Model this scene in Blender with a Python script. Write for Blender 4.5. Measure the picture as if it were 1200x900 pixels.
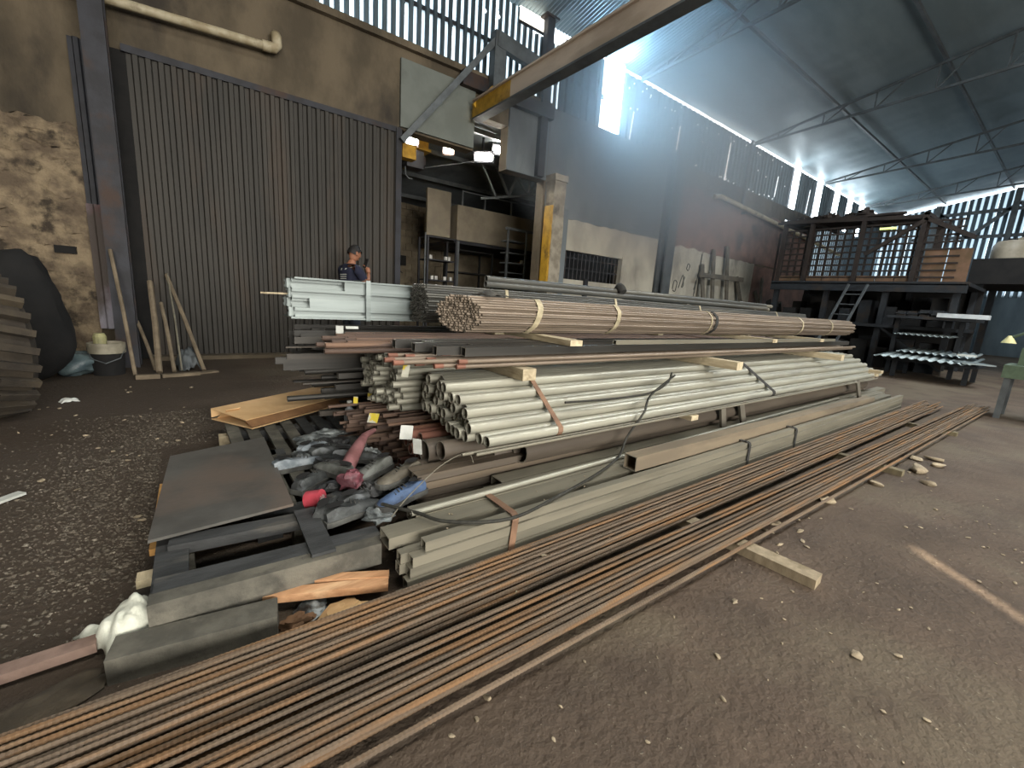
import bpy, bmesh, math, random
from mathutils import Vector, Matrix, noise
rnd = random.Random(7)
S = bpy.context.scene
COL = S.collection
for o in list(bpy.data.objects):
    bpy.data.objects.remove(o)

# ------------------------------------------------------------------ camera
cam = bpy.data.cameras.new('camera'); camo = bpy.data.objects.new('camera', cam); COL.objects.link(camo)
cam.sensor_fit = 'HORIZONTAL'; cam.sensor_width = 36.0; cam.lens = 36.0 * 500 / 1200; cam.clip_start = .02; cam.clip_end = 200
RX = Vector((.8040, -.5908, .0653)); DY = Vector((-.0650, -.1955, -.9785)); FW = Vector((.5911, .7825, -.1957))
FW.normalize(); RX = (RX - FW * RX.dot(FW)).normalized(); UP = RX.cross(FW)
m = Matrix((RX, UP, -FW)).transposed().to_4x4(); m.translation = Vector((0, 0, 1.15)); camo.matrix_world = m
S.camera = camo
# ------------------------------------------------------------------ view, world
S.view_settings.view_transform = 'Standard'; S.view_settings.look = 'None'; S.view_settings.gamma = 1
S.view_settings.use_curve_mapping = False; S.view_settings.exposure = 0.9
W = bpy.data.worlds.new('sky'); S.world = W; W.use_nodes = True
bg = W.node_tree.nodes['Background']; bg.inputs[0].default_value = (.80, .92, 1.0, 1); bg.inputs[1].default_value = 3.2
S.cycles.max_bounces = 5; S.cycles.diffuse_bounces = 3; S.cycles.glossy_bounces = 3; S.cycles.transmission_bounces = 4
S.cycles.volume_bounces = 0; S.cycles.transparent_max_bounces = 6; S.cycles.sample_clamp_indirect = 4
S.cycles.caustics_reflective = False; S.cycles.caustics_refractive = False

def area(name, loc, rot, sx, sy, power, col):
    l = bpy.data.lights.new(name, 'AREA'); l.shape = 'RECTANGLE'; l.size = sx; l.size_y = sy; l.energy = power; l.color = col
    o = bpy.data.objects.new(name, l); COL.objects.link(o); o.location = loc; o.rotation_euler = rot; return o
# added area lights under the closed roof, standing in for unseen daylight above
area('added_overhead_near', (2.6, -1.6, 7.9), (math.radians(-6), 0, 0), 7, 1.6, 300, (1, .955, .88))
area('added_overhead_far', (11.5, -.6, 7.7), (math.radians(-8), 0, 0), 8, 1.4, 520, (.90, .96, 1))
# added area light before the closed rear wall, standing in for unseen daylight
area('added_rear_light', (.6, -9.6, 2.9), (math.radians(90), 0, 0), 8, 4.6, 1250, (1, .955, .88))
# low sun outside; a torn seam in the roof behind the camera lets one streak of it fall on the floor
sl_ = bpy.data.lights.new('sun', 'SUN'); sl_.energy = 9; sl_.angle = math.radians(.35); sl_.color = (1, .9, .72)
sun = bpy.data.objects.new('sun', sl_); COL.objects.link(sun); SUND = Vector((.2, .6, -.77)).normalized(); sun.rotation_euler = SUND.to_track_quat('-Z', 'Y').to_euler()

# ------------------------------------------------------------------ materials
MATS = {}
def lin(h):
    v = [int(h[i:i+2], 16) / 255 for i in (0, 2, 4)]
    return tuple(x / 12.92 if x <= .04045 else ((x + .055) / 1.055) ** 2.4 for x in v)
def mat(name, c1, c2=None, c3=None, scale=6., rough=.7, metal=0., bump=.15, bscale=40., stretch=(1, 1, 1), vary=0., spec=.4, detail=5., lo=.35, hi=.65, c3at=.62, c3scale=None, world=False, rvar=0., speck=None, patch=None, bdist=.02):
    if name in MATS: return MATS[name]
    M = bpy.data.materials.new(name); M.use_nodes = True; nt = M.node_tree; N = nt.nodes; L = nt.links
    b = N['Principled BSDF']; b.inputs['Roughness'].default_value = rough; b.inputs['Metallic'].default_value = metal
    b.inputs['Specular IOR Level'].default_value = spec
    tc = N.new('ShaderNodeTexCoord'); mp = N.new('ShaderNodeMapping'); mp.inputs['Scale'].default_value = stretch
    if world:
        g = N.new('ShaderNodeNewGeometry'); L.new(g.outputs['Position'], mp.inputs[0])
    else:
        oi0 = N.new('ShaderNodeObjectInfo'); ad = N.new('ShaderNodeVectorMath'); ad.operation = 'MULTIPLY_ADD'
        L.new(oi0.outputs['Random'], ad.inputs[0]); ad.inputs[1].default_value = (17.3, 31.1, 9.7); L.new(tc.outputs['Object'], ad.inputs[2])
        L.new(ad.outputs[0], mp.inputs[0])
    def nz(sc, det=detail):
        n = N.new('ShaderNodeTexNoise'); n.inputs['Scale'].default_value = sc; n.inputs['Detail'].default_value = det
        n.inputs['Roughness'].default_value = .6; L.new(mp.outputs[0], n.inputs['Vector']); return n
    def ramp(src, a, bb):
        r = N.new('ShaderNodeMapRange'); r.interpolation_type = 'SMOOTHSTEP'; r.inputs[1].default_value = a; r.inputs[2].default_value = bb
        L.new(src, r.inputs[0]); return r.outputs[0]
    def mix(f, A, B, mode='MIX'):
        x = N.new('ShaderNodeMix'); x.data_type = 'RGBA'; x.blend_type = mode
        for s, v in ((x.inputs[0], f), (x.inputs[6], A), (x.inputs[7], B)):
            if hasattr(v, 'is_linked'): L.new(v, s)
            elif isinstance(v, tuple): s.default_value = (*v, 1)
            else: s.default_value = v
        return x.outputs[2]
    C1 = lin(c1); C2 = lin(c2 or c1)
    col = mix(ramp(nz(scale).outputs[0], lo, hi), C1, C2)
    if c3:
        col = mix(ramp(nz(c3scale or scale * .37, 7).outputs[0], c3at - .08, c3at + .06), col, lin(c3))
    if patch:      # second colour blended in towards low x, edge wobbled by noise
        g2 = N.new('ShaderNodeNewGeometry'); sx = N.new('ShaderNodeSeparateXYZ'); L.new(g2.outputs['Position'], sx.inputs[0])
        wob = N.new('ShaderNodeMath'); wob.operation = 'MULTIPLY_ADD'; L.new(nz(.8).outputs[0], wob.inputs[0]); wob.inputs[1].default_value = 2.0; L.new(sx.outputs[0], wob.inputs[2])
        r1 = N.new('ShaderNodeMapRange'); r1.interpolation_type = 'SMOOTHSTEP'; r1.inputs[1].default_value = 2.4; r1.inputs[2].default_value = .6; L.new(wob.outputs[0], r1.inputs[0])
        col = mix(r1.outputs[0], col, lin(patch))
    if speck:
        col = mix(ramp(nz(speck[1], 3).outputs[0], speck[2], speck[2] + .06), col, lin(speck[0]))
    if vary:
        oi = N.new('ShaderNodeObjectInfo'); r = N.new('ShaderNodeMapRange'); r.inputs[3].default_value = 1 - vary; r.inputs[4].default_value = 1 + vary
        L.new(oi.outputs['Random'], r.inputs[0]); vm = N.new('ShaderNodeVectorMath'); vm.operation = 'SCALE'
        L.new(col, vm.inputs[0]); L.new(r.outputs[0], vm.inputs['Scale']); col = vm.outputs[0]
    L.new(col, b.inputs['Base Color'])
    if rvar:
        r = N.new('ShaderNodeMapRange'); r.inputs[3].default_value = rough - rvar; r.inputs[4].default_value = rough + rvar
        L.new(nz(scale * .8).outputs[0], r.inputs[0]); L.new(r.outputs[0], b.inputs['Roughness'])
    if bump:
        bp = N.new('ShaderNodeBump'); bp.inputs['Strength'].default_value = bump; bp.inputs['Distance'].default_value = bdist
        L.new(nz(bscale, 6).outputs[0], bp.inputs['Height']); L.new(bp.outputs[0], b.inputs['Normal'])
    MATS[name] = M; return M
def emit(name, col, s):
    if name in MATS: return MATS[name]
    M = bpy.data.materials.new(name); M.use_nodes = True; N = M.node_tree.nodes
    b = N['Principled BSDF']; b.inputs['Base Color'].default_value = (.5, .5, .5, 1)
    b.inputs['Emission Color'].default_value = (*col, 1); b.inputs['Emission Strength'].default_value = s
    MATS[name] = M; return M
def translucent(name, col, back=.6, rough=.5):
    if name in MATS: return MATS[name]
    M = bpy.data.materials.new(name); M.use_nodes = True; N = M.node_tree.nodes; L = M.node_tree.links
    t = N.new('ShaderNodeBsdfTranslucent'); t.inputs[0].default_value = (*col, 1); mx = N.new('ShaderNodeMixShader'); mx.inputs[0].default_value = back
    L.new(N['Principled BSDF'].outputs[0], mx.inputs[1]); L.new(t.outputs[0], mx.inputs[2]); L.new(mx.outputs[0], N['Material Output'].inputs[0])
    N['Principled BSDF'].inputs['Base Color'].default_value = (*[c * .5 for c in col], 1); N['Principled BSDF'].inputs['Roughness'].default_value = rough
    MATS[name] = M; return M

# ------------------------------------------------------------------ mesh builder
ZAX = Vector((0, 0, 1))
def frame(p, q, up=ZAX):
    d = (q - p); L = d.length; d = d / L
    if abs(d.dot(up)) > .99: up = Vector((1, 0, 0)) if abs(d.x) < .9 else Vector((0, 1, 0))
    s = d.cross(up).normalized(); u = s.cross(d); return d, s, u, L
class MB:
    def __init__(self): self.v = []; self.f = []
    def add(self, vs, fs):
        n = len(self.v); self.v += [Vector(x) for x in vs]; self.f += [tuple(n + i for i in f) for f in fs]; return self
    def box(self, c, s, rot=None):
        c = Vector(c); vs = []
        for x in (-.5, .5):
            for y in (-.5, .5):
                for z in (-.5, .5):
                    p = Vector((x * s[0], y * s[1], z * s[2])); vs.append(c + (rot @ p if rot else p))
        return self.add(vs, [(0, 1, 3, 2), (4, 6, 7, 5), (0, 4, 5, 1), (2, 3, 7, 6), (0, 2, 6, 4), (1, 5, 7, 3)])
    def bx(self, x0, x1, y0, y1, z0, z1): return self.box(((x0 + x1) / 2, (y0 + y1) / 2, (z0 + z1) / 2), (x1 - x0, y1 - y0, z1 - z0))
    def beam(self, p, q, w, h, up=ZAX):
        p = Vector(p); q = Vector(q); d, s, u, L = frame(p, q, up)
        vs = [e + s * (a * w / 2) + u * (b * h / 2) for e in (p, q) for a, b in ((-1, -1), (1, -1), (1, 1), (-1, 1))]
        return self.add(vs, [(0, 1, 2, 3), (7, 6, 5, 4), (0, 4, 5, 1), (1, 5, 6, 2), (2, 6, 7, 3), (3, 7, 4, 0)])
    def loft(self, rings, caps=True, closed=False):
        n = len(rings[0]); vs = [p for r in rings for p in r]; fs = []
        R = len(rings)
        for i in range(R if closed else R - 1):
            for j in range(n):
                a = i * n + j; b = i * n + (j + 1) % n; c = ((i + 1) % R) * n + (j + 1) % n; d = ((i + 1) % R) * n + j
                fs.append((a, b, c, d))
        if caps and not closed:
            fs.append(tuple(range(n - 1, -1, -1))); fs.append(tuple((R - 1) * n + j for j in range(n)))
        return self.add(vs, fs)
    def cyl(self, p, q, r0, r1=None, n=12, caps=True):
        p = Vector(p); q = Vector(q); r1 = r0 if r1 is None else r1; d, s, u, L = frame(p, q)
        ring = lambda c, r: [c + s * (r * math.cos(2 * math.pi * k / n)) + u * (r * math.sin(2 * math.pi * k / n)) for k in range(n)]
        return self.loft([ring(p, r0), ring(q, r1)], caps)
    def tube(self, pts, r, n=6, caps=True):
        pts = [Vector(p) for p in pts]; rings = []; N = len(pts); rr = r if isinstance(r, (list, tuple)) else [r] * N
        d0 = (pts[1] - pts[0]).normalized(); s = d0.cross(ZAX)
        if s.length < .05: s = d0.cross(Vector((1, 0, 0)))
        s.normalize()
        for i, p in enumerate(pts):
            d = (pts[min(i + 1, N - 1)] - pts[max(i - 1, 0)]).normalized(); s = (s - d * s.dot(d)).normalized(); u = d.cross(s)
            rings.append([p + s * (rr[i] * math.cos(2 * math.pi * k / n)) + u * (rr[i] * math.sin(2 * math.pi * k / n)) for k in range(n)])
        return self.loft(rings, caps)
    def hollow(self, p, q, outer, inner):
        """prism between p and q (x axis) with profile lists outer / inner in (y,z)"""
        p = Vector(p); q = Vector(q); d, s, u, L = frame(p, q)
        f = lambda c, prof: [c + s * (-a) + u * b for a, b in prof]
        return self.loft([f(p, outer), f(q, outer), f(q, inner), f(p, inner)], closed=True)
    def lathe(self, c, prof, n=16, axis='z'):
        c = Vector(c); rings = []
        for r, h in prof:
            rr = max(r, 1e-4)
            if axis == 'z': rings.append([c + Vector((rr * math.cos(2 * math.pi * k / n), rr * math.sin(2 * math.pi * k / n), h)) for k in range(n)])
            else: rings.append([c + Vector((h, rr * math.cos(2 * math.pi * k / n), rr * math.sin(2 * math.pi * k / n))) for k in range(n)])
        return self.loft(rings)
    def blob(self, c, s, seed=0, amp=.25, freq=1.6, n=12, mm=8, rot=None):
        c = Vector(c); rings = []
        off = Vector((seed * 3.7, seed * 1.3, seed * 7.1))
        for i in range(mm + 1):
            th = math.pi * (i + .02) / (mm + .04); ring = []
            for k in range(n):
                ph = 2 * math.pi * k / n; d = Vector((math.sin(th) * math.cos(ph), math.sin(th) * math.sin(ph), math.cos(th)))
                r = 1 + amp * noise.noise(d * freq + off) * 2
                p = Vector((d.x * s[0], d.y * s[1], d.z * s[2])) * r; ring.append(c + (rot @ p if rot else p))
            rings.append(ring[::-1])
        return self.loft(rings)
    def mesh(self, name, smooth=None):
        me = bpy.data.meshes.new(name); me.from_pydata([tuple(v) for v in self.v], [], self.f)
        bm = bmesh.new(); bm.from_mesh(me); bmesh.ops.recalc_face_normals(bm, faces=bm.faces); bm.to_mesh(me); bm.free()
        if smooth:
            me.shade_smooth()
            try: me.set_sharp_from_angle(angle=math.radians(smooth))
            except Exception: pass
        me.update(); return me
    def build(self, name, material, parent=None, smooth=None, base=None):
        if base is None:
            if parent is not None: base = wloc(parent)
            else:
                xs = [v.x for v in self.v]; ys = [v.y for v in self.v]; zs = [v.z for v in self.v]
                base = Vector(((min(xs) + max(xs)) / 2, (min(ys) + max(ys)) / 2, min(zs)))
        base = Vector(base); sv = self.v; self.v = [v - base for v in sv]; me = self.mesh(name, smooth); self.v = sv
        me.materials.append(material)
        o = bpy.data.objects.new(name, me); COL.objects.link(o)
        if parent is not None:
            o.parent = parent; o.location = base - wloc(parent)
        else: o.location = base
        WL[o.name] = base; return o
WL = {}
def wloc(o): return WL[o.name]
def tag(o, label=None, cat=None, group=None, kind=None):
    if label: o['label'] = label
    if cat: o['category'] = cat
    if group: o['group'] = group
    if kind: o['kind'] = kind
    return o
def empty(name, loc, label=None, cat=None, group=None, kind=None):
    o = bpy.data.objects.new(name, None); COL.objects.link(o); o.location = loc; o.empty_display_size = .1; WL[o.name] = Vector(loc)
    return tag(o, label, cat, group, kind)
def inst(name, me, loc, rot=(0, 0, 0), parent=None, scale=None):
    """object sharing mesh data; loc in world"""
    o = bpy.data.objects.new(name, me); COL.objects.link(o); loc = Vector(loc); WL[o.name] = loc
    if parent is not None: o.parent = parent; o.location = loc - wloc(parent)
    else: o.location = loc
    o.rotation_euler = rot
    if scale: o.scale = scale
    return o
def struct(o): o['kind'] = 'structure'; return o
def box(name, x0, x1, y0, y1, z0, z1, material, parent=None): return MB().bx(x0, x1, y0, y1, z0, z1).build(name, material, parent)
def grid(x0, x1, nx, y0, y1, ny, fn):
    mb = MB(); vs = []
    for j in range(ny + 1):
        for i in range(nx + 1): vs.append(fn(x0 + (x1 - x0) * i / nx, y0 + (y1 - y0) * j / ny))
    return mb.add(vs, [(j * (nx + 1) + i, j * (nx + 1) + i + 1, (j + 1) * (nx + 1) + i + 1, (j + 1) * (nx + 1) + i) for j in range(ny) for i in range(nx)])
def circ(r, n): return [(r * math.cos(2 * math.pi * k / n), r * math.sin(2 * math.pi * k / n)) for k in range(n)]
def rect(w, h): return [(-w / 2, -h / 2), (w / 2, -h / 2), (w / 2, h / 2), (-w / 2, h / 2)]
# ================================================================== THE SETTING
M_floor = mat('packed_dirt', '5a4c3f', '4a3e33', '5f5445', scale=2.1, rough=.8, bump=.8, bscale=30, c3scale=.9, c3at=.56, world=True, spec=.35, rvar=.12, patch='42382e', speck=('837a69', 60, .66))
M_wall = mat('sooty_plaster', '685d4c', '4c4437', '35302a', scale=1.4, rough=.9, bump=.9, bdist=.05, bscale=5, world=True, stretch=(1, 1, .55), c3scale=.5)
M_block = mat('bay_block', '857a66', '6a604f', '4d463b', scale=2.2, rough=.9, bump=.6, bscale=8, world=True)
M_pale = mat('pale_plaster', 'ada99b', '949085', '6e6b63', scale=1.7, rough=.9, bump=.3, bscale=9, world=True, stretch=(1, 1, .6))
M_brick = mat('red_brick_soot', '80655b', '69564f', '4e4643', scale=2.4, rough=.9, bump=.7, bscale=11, world=True)
M_greypanel = mat('grey_panel', '6e736d', '646963', '565a55', scale=1.5, rough=.75, bump=.1, world=True)
M_bluewall = mat('grey_render', '6c7376', '5d6468', '4e5356', scale=1.2, rough=.9, bump=.4, bscale=6, world=True, stretch=(1, 1, .4))
M_stone = mat('rubble_stone', '94846b', '66594a', '40382f', scale=5, rough=.92, bump=1.0, bdist=.07, bscale=6, vary=.10, c3scale=3.5, c3at=.58, world=True)
M_door = mat('door_sheet', '3b3833', '312f2b', '403830', scale=1.2, rough=.62, metal=.25, bump=.1, world=True, stretch=(1.5, 1, .35), c3scale=.9, c3at=.6)
M_darkst = mat('dark_steel', '34353a', '2a2a2d', '3d2f28', scale=4, rough=.6, metal=.4, bump=.1)
M_greyst = mat('grey_steel', '5d6264', '4d5153', scale=4, rough=.55, metal=.4, bump=.08)
M_clad = mat('cladding', '59676f', '48545b', '3c464c', scale=1.6, rough=.45, metal=.5, bump=.05, world=True, stretch=(1, 1, .3))
M_roofc = mat('roof_sheet', '7c8a90', '68757b', scale=1.3, rough=.4, metal=.5, bump=.05, world=True)
M_foil = mat('roof_lining', '7d8b90', '6d7b80', '87959a', scale=.7, rough=.48, metal=.2, bump=.35, bscale=2.2, world=True, stretch=(.45, 1.6, 1))
M_yellow = mat('crane_yellow', 'b8902c', '94711f', '5e4a22', scale=5, rough=.5, bump=.05)
M_beam = mat('crane_girder', 'bfb09e', 'a8998a', '8f8272', scale=2, rough=.55, bump=.05, stretch=(1, .3, 1))
M_conc = mat('column_concrete', '9a9384', '7c7567', '564f46', scale=5, rough=.9, bump=.6, bscale=18)
M_day = emit('daylight_sheet', (.42, .72, 1), 34.0); M_day2 = emit('daylight_sheet_far', (.8, .92, 1), 12.0)
M_daywarm = emit('daylight_pane', (1, .93, .78), 2.0)
M_pane = emit('daylight_small', (.85, .93, 1), 1.1)
M_lamp = emit('lamp_glow', (1, .95, .84), 150)
T_bright = translucent('fibreglass_bright', (.55, .62, .66), .75)
T_gable = translucent('fibreglass_gable', (.2, .235, .26), .7)
M_dark = mat('black_and_shade', '151515', '1d1c1b', scale=4, rough=.9)  # plain black, also colours the stand-ins for shade
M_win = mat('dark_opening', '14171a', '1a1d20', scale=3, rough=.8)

# floor
def fz(x, y):
    if y > 7.7 or x < -5 or x > 16: return 0.0
    h = .035 * noise.noise(Vector((x * .9, y * .9, 1))) + .012 * noise.noise(Vector((x * 4, y * 4, 5)))
    k = min(1, max(0, (abs(y - .2) - .1))) if (-.5 < x < 9 and y > .45) else 1
    lim = 1.0
    if x > -.35 and .4 < y < 4.6 and x < 9.2: lim = 0.0       # flat under the stock and the pallets
    if -1.6 < x < 3.4 and 6 < y: lim = 0.0
    return -abs(h) * .5 * lim
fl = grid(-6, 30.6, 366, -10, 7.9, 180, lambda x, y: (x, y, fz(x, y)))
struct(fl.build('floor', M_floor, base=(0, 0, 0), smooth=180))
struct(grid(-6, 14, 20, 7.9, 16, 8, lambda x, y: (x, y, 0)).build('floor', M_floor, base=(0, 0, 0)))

# back wall with the gateway into the next bay
wb = MB()
YB0, YB1 = 7.8, 8.05
wb.bx(-6, -.46, YB0, YB1, 0, 5.22); wb.bx(-.46, 3.06, YB0, YB1, 3.8, 5.22); wb.bx(3.06, 4.56, YB0, YB1, 3.9, 5.22); wb.bx(4.56, 5.36, YB0, YB1, 4.55, 5.22); wb.bx(5.36, 6.4, YB0, YB1, 3.74, 5.22)
for a in ((6.4, 7.0, 0, 5.22), (7.0, 9.27, 0, 1.7), (7.0, 9.27, 2.37, 5.22), (9.27, 18.36, 0, 5.22), (18.36, 19.4, 0, 4.12), (18.36, 19.4, 4.84, 5.22), (19.4, 21, 0, 5.22), (21, 30.6, 0, 2.9)):
    wb.bx(a[0], a[1], YB0, YB1, a[2], a[3])
wall = struct(wb.build('wall_back', M_wall, base=(0, 7.8, 0)))
# plaster skins and panels on it
def skin(name, x0, x1, z0, z1, y, m, rag=.04, nx=40):
    vs = []; top = []
    mb = MB()
    for i in range(nx + 1):
        x = x0 + (x1 - x0) * i / nx; t = z1 + rag * noise.noise(Vector((x * 3, z1, 2))) * 2
        vs += [(x, y, z0), (x, y, t), (x, 7.81, t)]
    fs = []
    for i in range(nx):
        a = i * 3; b = a + 3; fs += [(a, b, b + 1, a + 1), (a + 1, b + 1, b + 2, a + 2)]
    return mb.add(vs, fs).build(name, m, wall)
for x0, x1, z0, z1 in ((6.85, 7.0, 0, 3.05), (7.0, 9.27, 0, 1.7), (7.0, 9.27, 2.37, 3.05), (9.27, 10.68, 0, 3.05), (11.3, 13.0, 0, 3.0), (13.04, 16.5, 0, 2.95)):
    skin('plaster_skin', x0, x1, z0, z1, 7.765, M_pale, .03 if z1 > 2.4 else 0)
skin('brick_skin', 11.3, 20.95, 2.96, 4.65, 7.775, M_brick, .05)
skin('render_skin', 6.45, 11.2, 3.06, 5.2, 7.785, M_bluewall, .02)
skin('brick_skin', 16.5, 26, 0, 2.9, 7.78, M_brick, .05)
box('grey_panel', 3.08, 4.54, 7.74, 7.8, 3.93, 4.98, M_greypanel, wall)
box('grey_panel', 5.36, 6.42, 7.76, 7.8, 3.74, 5.16, M_bluewall, wall)
box('ledge_beam', -.3, 6.4, 7.7, 7.82, 5.14, 5.24, M_wall, wall)
# rough exposed stones left of the door
stone_me = []
for k in range(7):
    b = MB().blob((0, 0, 0), (.5, .5, .5), seed=k + 3, amp=.38, freq=2.1, n=10, mm=7); me = b.mesh('stone', 35); me.materials.append(M_stone); stone_me.append(me)
zrow = .06; r_i = 0
while zrow < 2.8:
    hgt = rnd.uniform(.14, .24); x = -3.2 + rnd.uniform(0, .2)
    while x < -1.02:
        w = rnd.uniform(.18, .40); cx = x + w / 2
        if cx > -2.9 and not (-1.36 < cx < -1.08 and 1.25 < zrow + hgt / 2 < 1.5):
            inst('stone', rnd.choice(stone_me), (min(cx, -1.0 - w / 2), 7.8, zrow + hgt / 2), (0, 0, 0), wall, (w * 1.02, rnd.uniform(.06, .12), hgt * 1.15))
        x += w * .96
    zrow += hgt * .94
skin('stone_mortar', -3.6, -.98, 0, 2.84, 7.77, M_stone, .05)
box('vent_slot', -1.31, -1.12, 7.70, 7.8, 1.34, 1.43, M_dark, wall)
# door: corrugated sliding leaf
def corr(x0, x1, y, z0, z1, pitch, depth, axis='x', mats=None, name='sheet', parent=None, closefn=None):
    n = max(1, round((x1 - x0) / pitch)); p = (x1 - x0) / n; vs = []; fs = []; idx = []
    pts = []
    for i in range(n):
        for fr, d in ((0, 0), (.38, 0), (.5, 1), (.88, 1)): pts.append((x0 + (i + fr) * p, d * depth))
    pts.append((x1, 0))
    for u, d in pts:
        for z in (z0, z1):
            zz = closefn(u) if (closefn and z == z1) else z
            vs.append((u, y - d, zz) if axis == 'x' else (y - d, u, zz))
    for i in range(len(pts) - 1):
        fs.append((2 * i, 2 * i + 2, 2 * i + 3, 2 * i + 1)); idx.append(i % 4)
    mb = MB().add(vs, fs); o = mb.build(name, mats[0], parent)
    if len(mats) > 1:
        o.data.materials.append(mats[1])
        for q, k in zip(o.data.polygons, idx):
            if k == 0: q.material_index = 1
    return o
door = empty('door_1', (1.3, 7.7, 0), kind='structure')
for i in range(4):
    a = -.46 + i * .8725; corr(a, a + .88, 7.72, .05, 3.82, .125, .03, mats=[M_door], name='door_sheet', parent=door)
box('door_rail', -.5, 3.06, 7.68, 7.78, 3.8, 3.88, M_darkst, door)
box('door_frame', 2.98, 3.08, 7.66, 7.8, 0, 3.86, M_darkst, door)
box('threshold', -.5, 3.2, 7.5, 7.85, -.02, .055, M_wall, door)
# dark sheet and painted flashing beside it
s_ = empty('door_2', (-.8, 7.75, 0), kind='structure')
corr(-.97, -.64, 7.7, .5, 3.8, .11, .03, mats=[M_darkst], name='side_sheet', parent=s_)
box('gap_shade_sheet', -.65, -.44, 7.73, 7.8, 0, 3.82, M_dark, s_)  # black sheet standing in for the shadow in the gap beside the door
# lower part in flaking white / red paint
M_flake = mat('flaking_paint', '8d8a92', '6d3f42', '4d4540', scale=2.2, rough=.8, bump=.2, stretch=(1.5, 1, .7), c3at=.55)
corr(-.975, -.66, 7.66, .42, 1.96, .14, .03, mats=[M_flake], name='painted_sheet', parent=s_)
# openings
w1 = empty('window_1', (8.1, 7.8, 1.7), kind='structure')
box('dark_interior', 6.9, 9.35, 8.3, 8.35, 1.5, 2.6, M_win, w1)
for k in range(17):
    x = 7.04 + k * .138; MB().cyl((x, 7.88, 1.7), (x, 7.88, 2.37), .014, n=6).build('bar', M_darkst, w1)
for z in (1.95, 2.2): box('cross_bar', 7.0, 9.27, 7.87, 7.89, z, z + .03, M_darkst, w1)
box('window_frame', 9.2, 9.27, 7.72, 7.86, 1.66, 2.42, M_pale, w1); box('window_frame', 6.98, 9.3, 7.74, 7.86, 2.36, 2.42, M_pale, w1)
box('shelf_post', 7.86, 7.98, 7.70, 7.76, 1.3, 1.75, M_darkst, w1)
w2 = empty('window_2', (18.9, 7.8, 4.1), kind='structure')
for i in range(3):
    for j in range(3):
        if (i, j) in ((1, 0),): continue
        a = 18.38 + i * .35; b = 4.14 + j * .235
        box('pane', a, a + .29, 7.84, 7.86, b, b + .19, M_pane, w2)
for i in range(4): box('glazing_bar', 18.34 + i * .35, 18.38 + i * .35, 7.8, 7.88, 4.12, 4.84, M_darkst, w2)
for j in range(4): box('glazing_bar', 18.36, 19.4, 7.8, 7.88, 4.10 + j * .235, 4.14 + j * .235, M_darkst, w2)
w3 = empty('window_3', (5.87, 7.8, 6.5), kind='structure')
box('pane', 5.53, 6.2, 7.86, 7.9, 6.5, 6.76, M_daywarm, w3); box('frame', 5.5, 6.24, 7.82, 7.86, 6.46, 6.5, M_darkst, w3)

# upper cladding, sheet by sheet
upper = struct(box('wall_upper', -6, 30.5, 7.95, 8.05, 5.18, 5.24, M_darkst))
x = -4.0
strips = [8.06, 18.6, 20.9, 22.9, 24.6, 26.2]
while x < 30.3:
    w = .9
    st = [s for s in strips if x - .01 <= s < x + w - .01]
    nxt = [s for s in strips if s > x + .01]
    if st and st[0] - x > .02: w = st[0] - x; st = []
    if st and abs(st[0] - x) < .02:
        w = .62 if x < 10 else .5
        # backlit clear sheet
        o = box('clear_sheet', x + .02, x + w - .02, 7.84, 7.86, 5.27, 6.76, M_day if x < 10 else M_day2, upper)
    elif x < 6.5:
        zt = 6.74
        if 5.0 < x < 6.2: zt = 6.45
        corr(x, x + w - .008, 7.9, 5.22, zt, .15, .035, mats=[M_clad, T_bright], name='cladding_sheet', parent=upper)
    else:
        corr(x, x + w - (.03 if rnd.random() < .3 else .004), 7.9, 5.22, 6.665, .225, .035, mats=[M_clad], name='cladding_sheet', parent=upper)
    x += w
xx_ = 21.0
while xx_ < 30.2:
    corr(xx_, xx_ + .92, 7.9, 2.9, 5.25, .24, .035, mats=[M_clad, T_bright], name='cladding_sheet', parent=upper); xx_ += .92
box('girt', -6, 30.5, 7.90, 7.96, 5.9, 5.98, M_darkst, upper)
# pin holes and torn seams letting daylight in
hm = MB().cyl((0, 0, 0), (0, .01, 0), .022, n=7).mesh('nail_hole'); hm.materials.append(M_pane)
for i in range(46):
    xx = rnd.uniform(8.9, 18.3); inst('nail_hole', hm, (xx, 7.852, rnd.choice((5.3, 5.33, 5.95, 6.4, 6.5)) + rnd.uniform(-.05, .05)), parent=upper)
for i in range(9):
    xx = rnd.uniform(2.2, 6.3); inst('nail_hole', hm, (xx, 7.852, rnd.uniform(5.9, 6.6)), parent=upper, scale=(1.6, 1, 1.6))
for xx, z0, z1 in ((9.1, 5.26, 5.9), (11.08, 5.28, 6.1), (13.78, 5.25, 6.35), (17.3, 5.4, 6.1), (20.2, 5.3, 6.2)):
    MB().beam((xx, 7.85, z0), (xx + .06, 7.85, z1), .012, .035, up=Vector((1, 0, 0))).build('open_seam', M_pane, upper)

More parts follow.
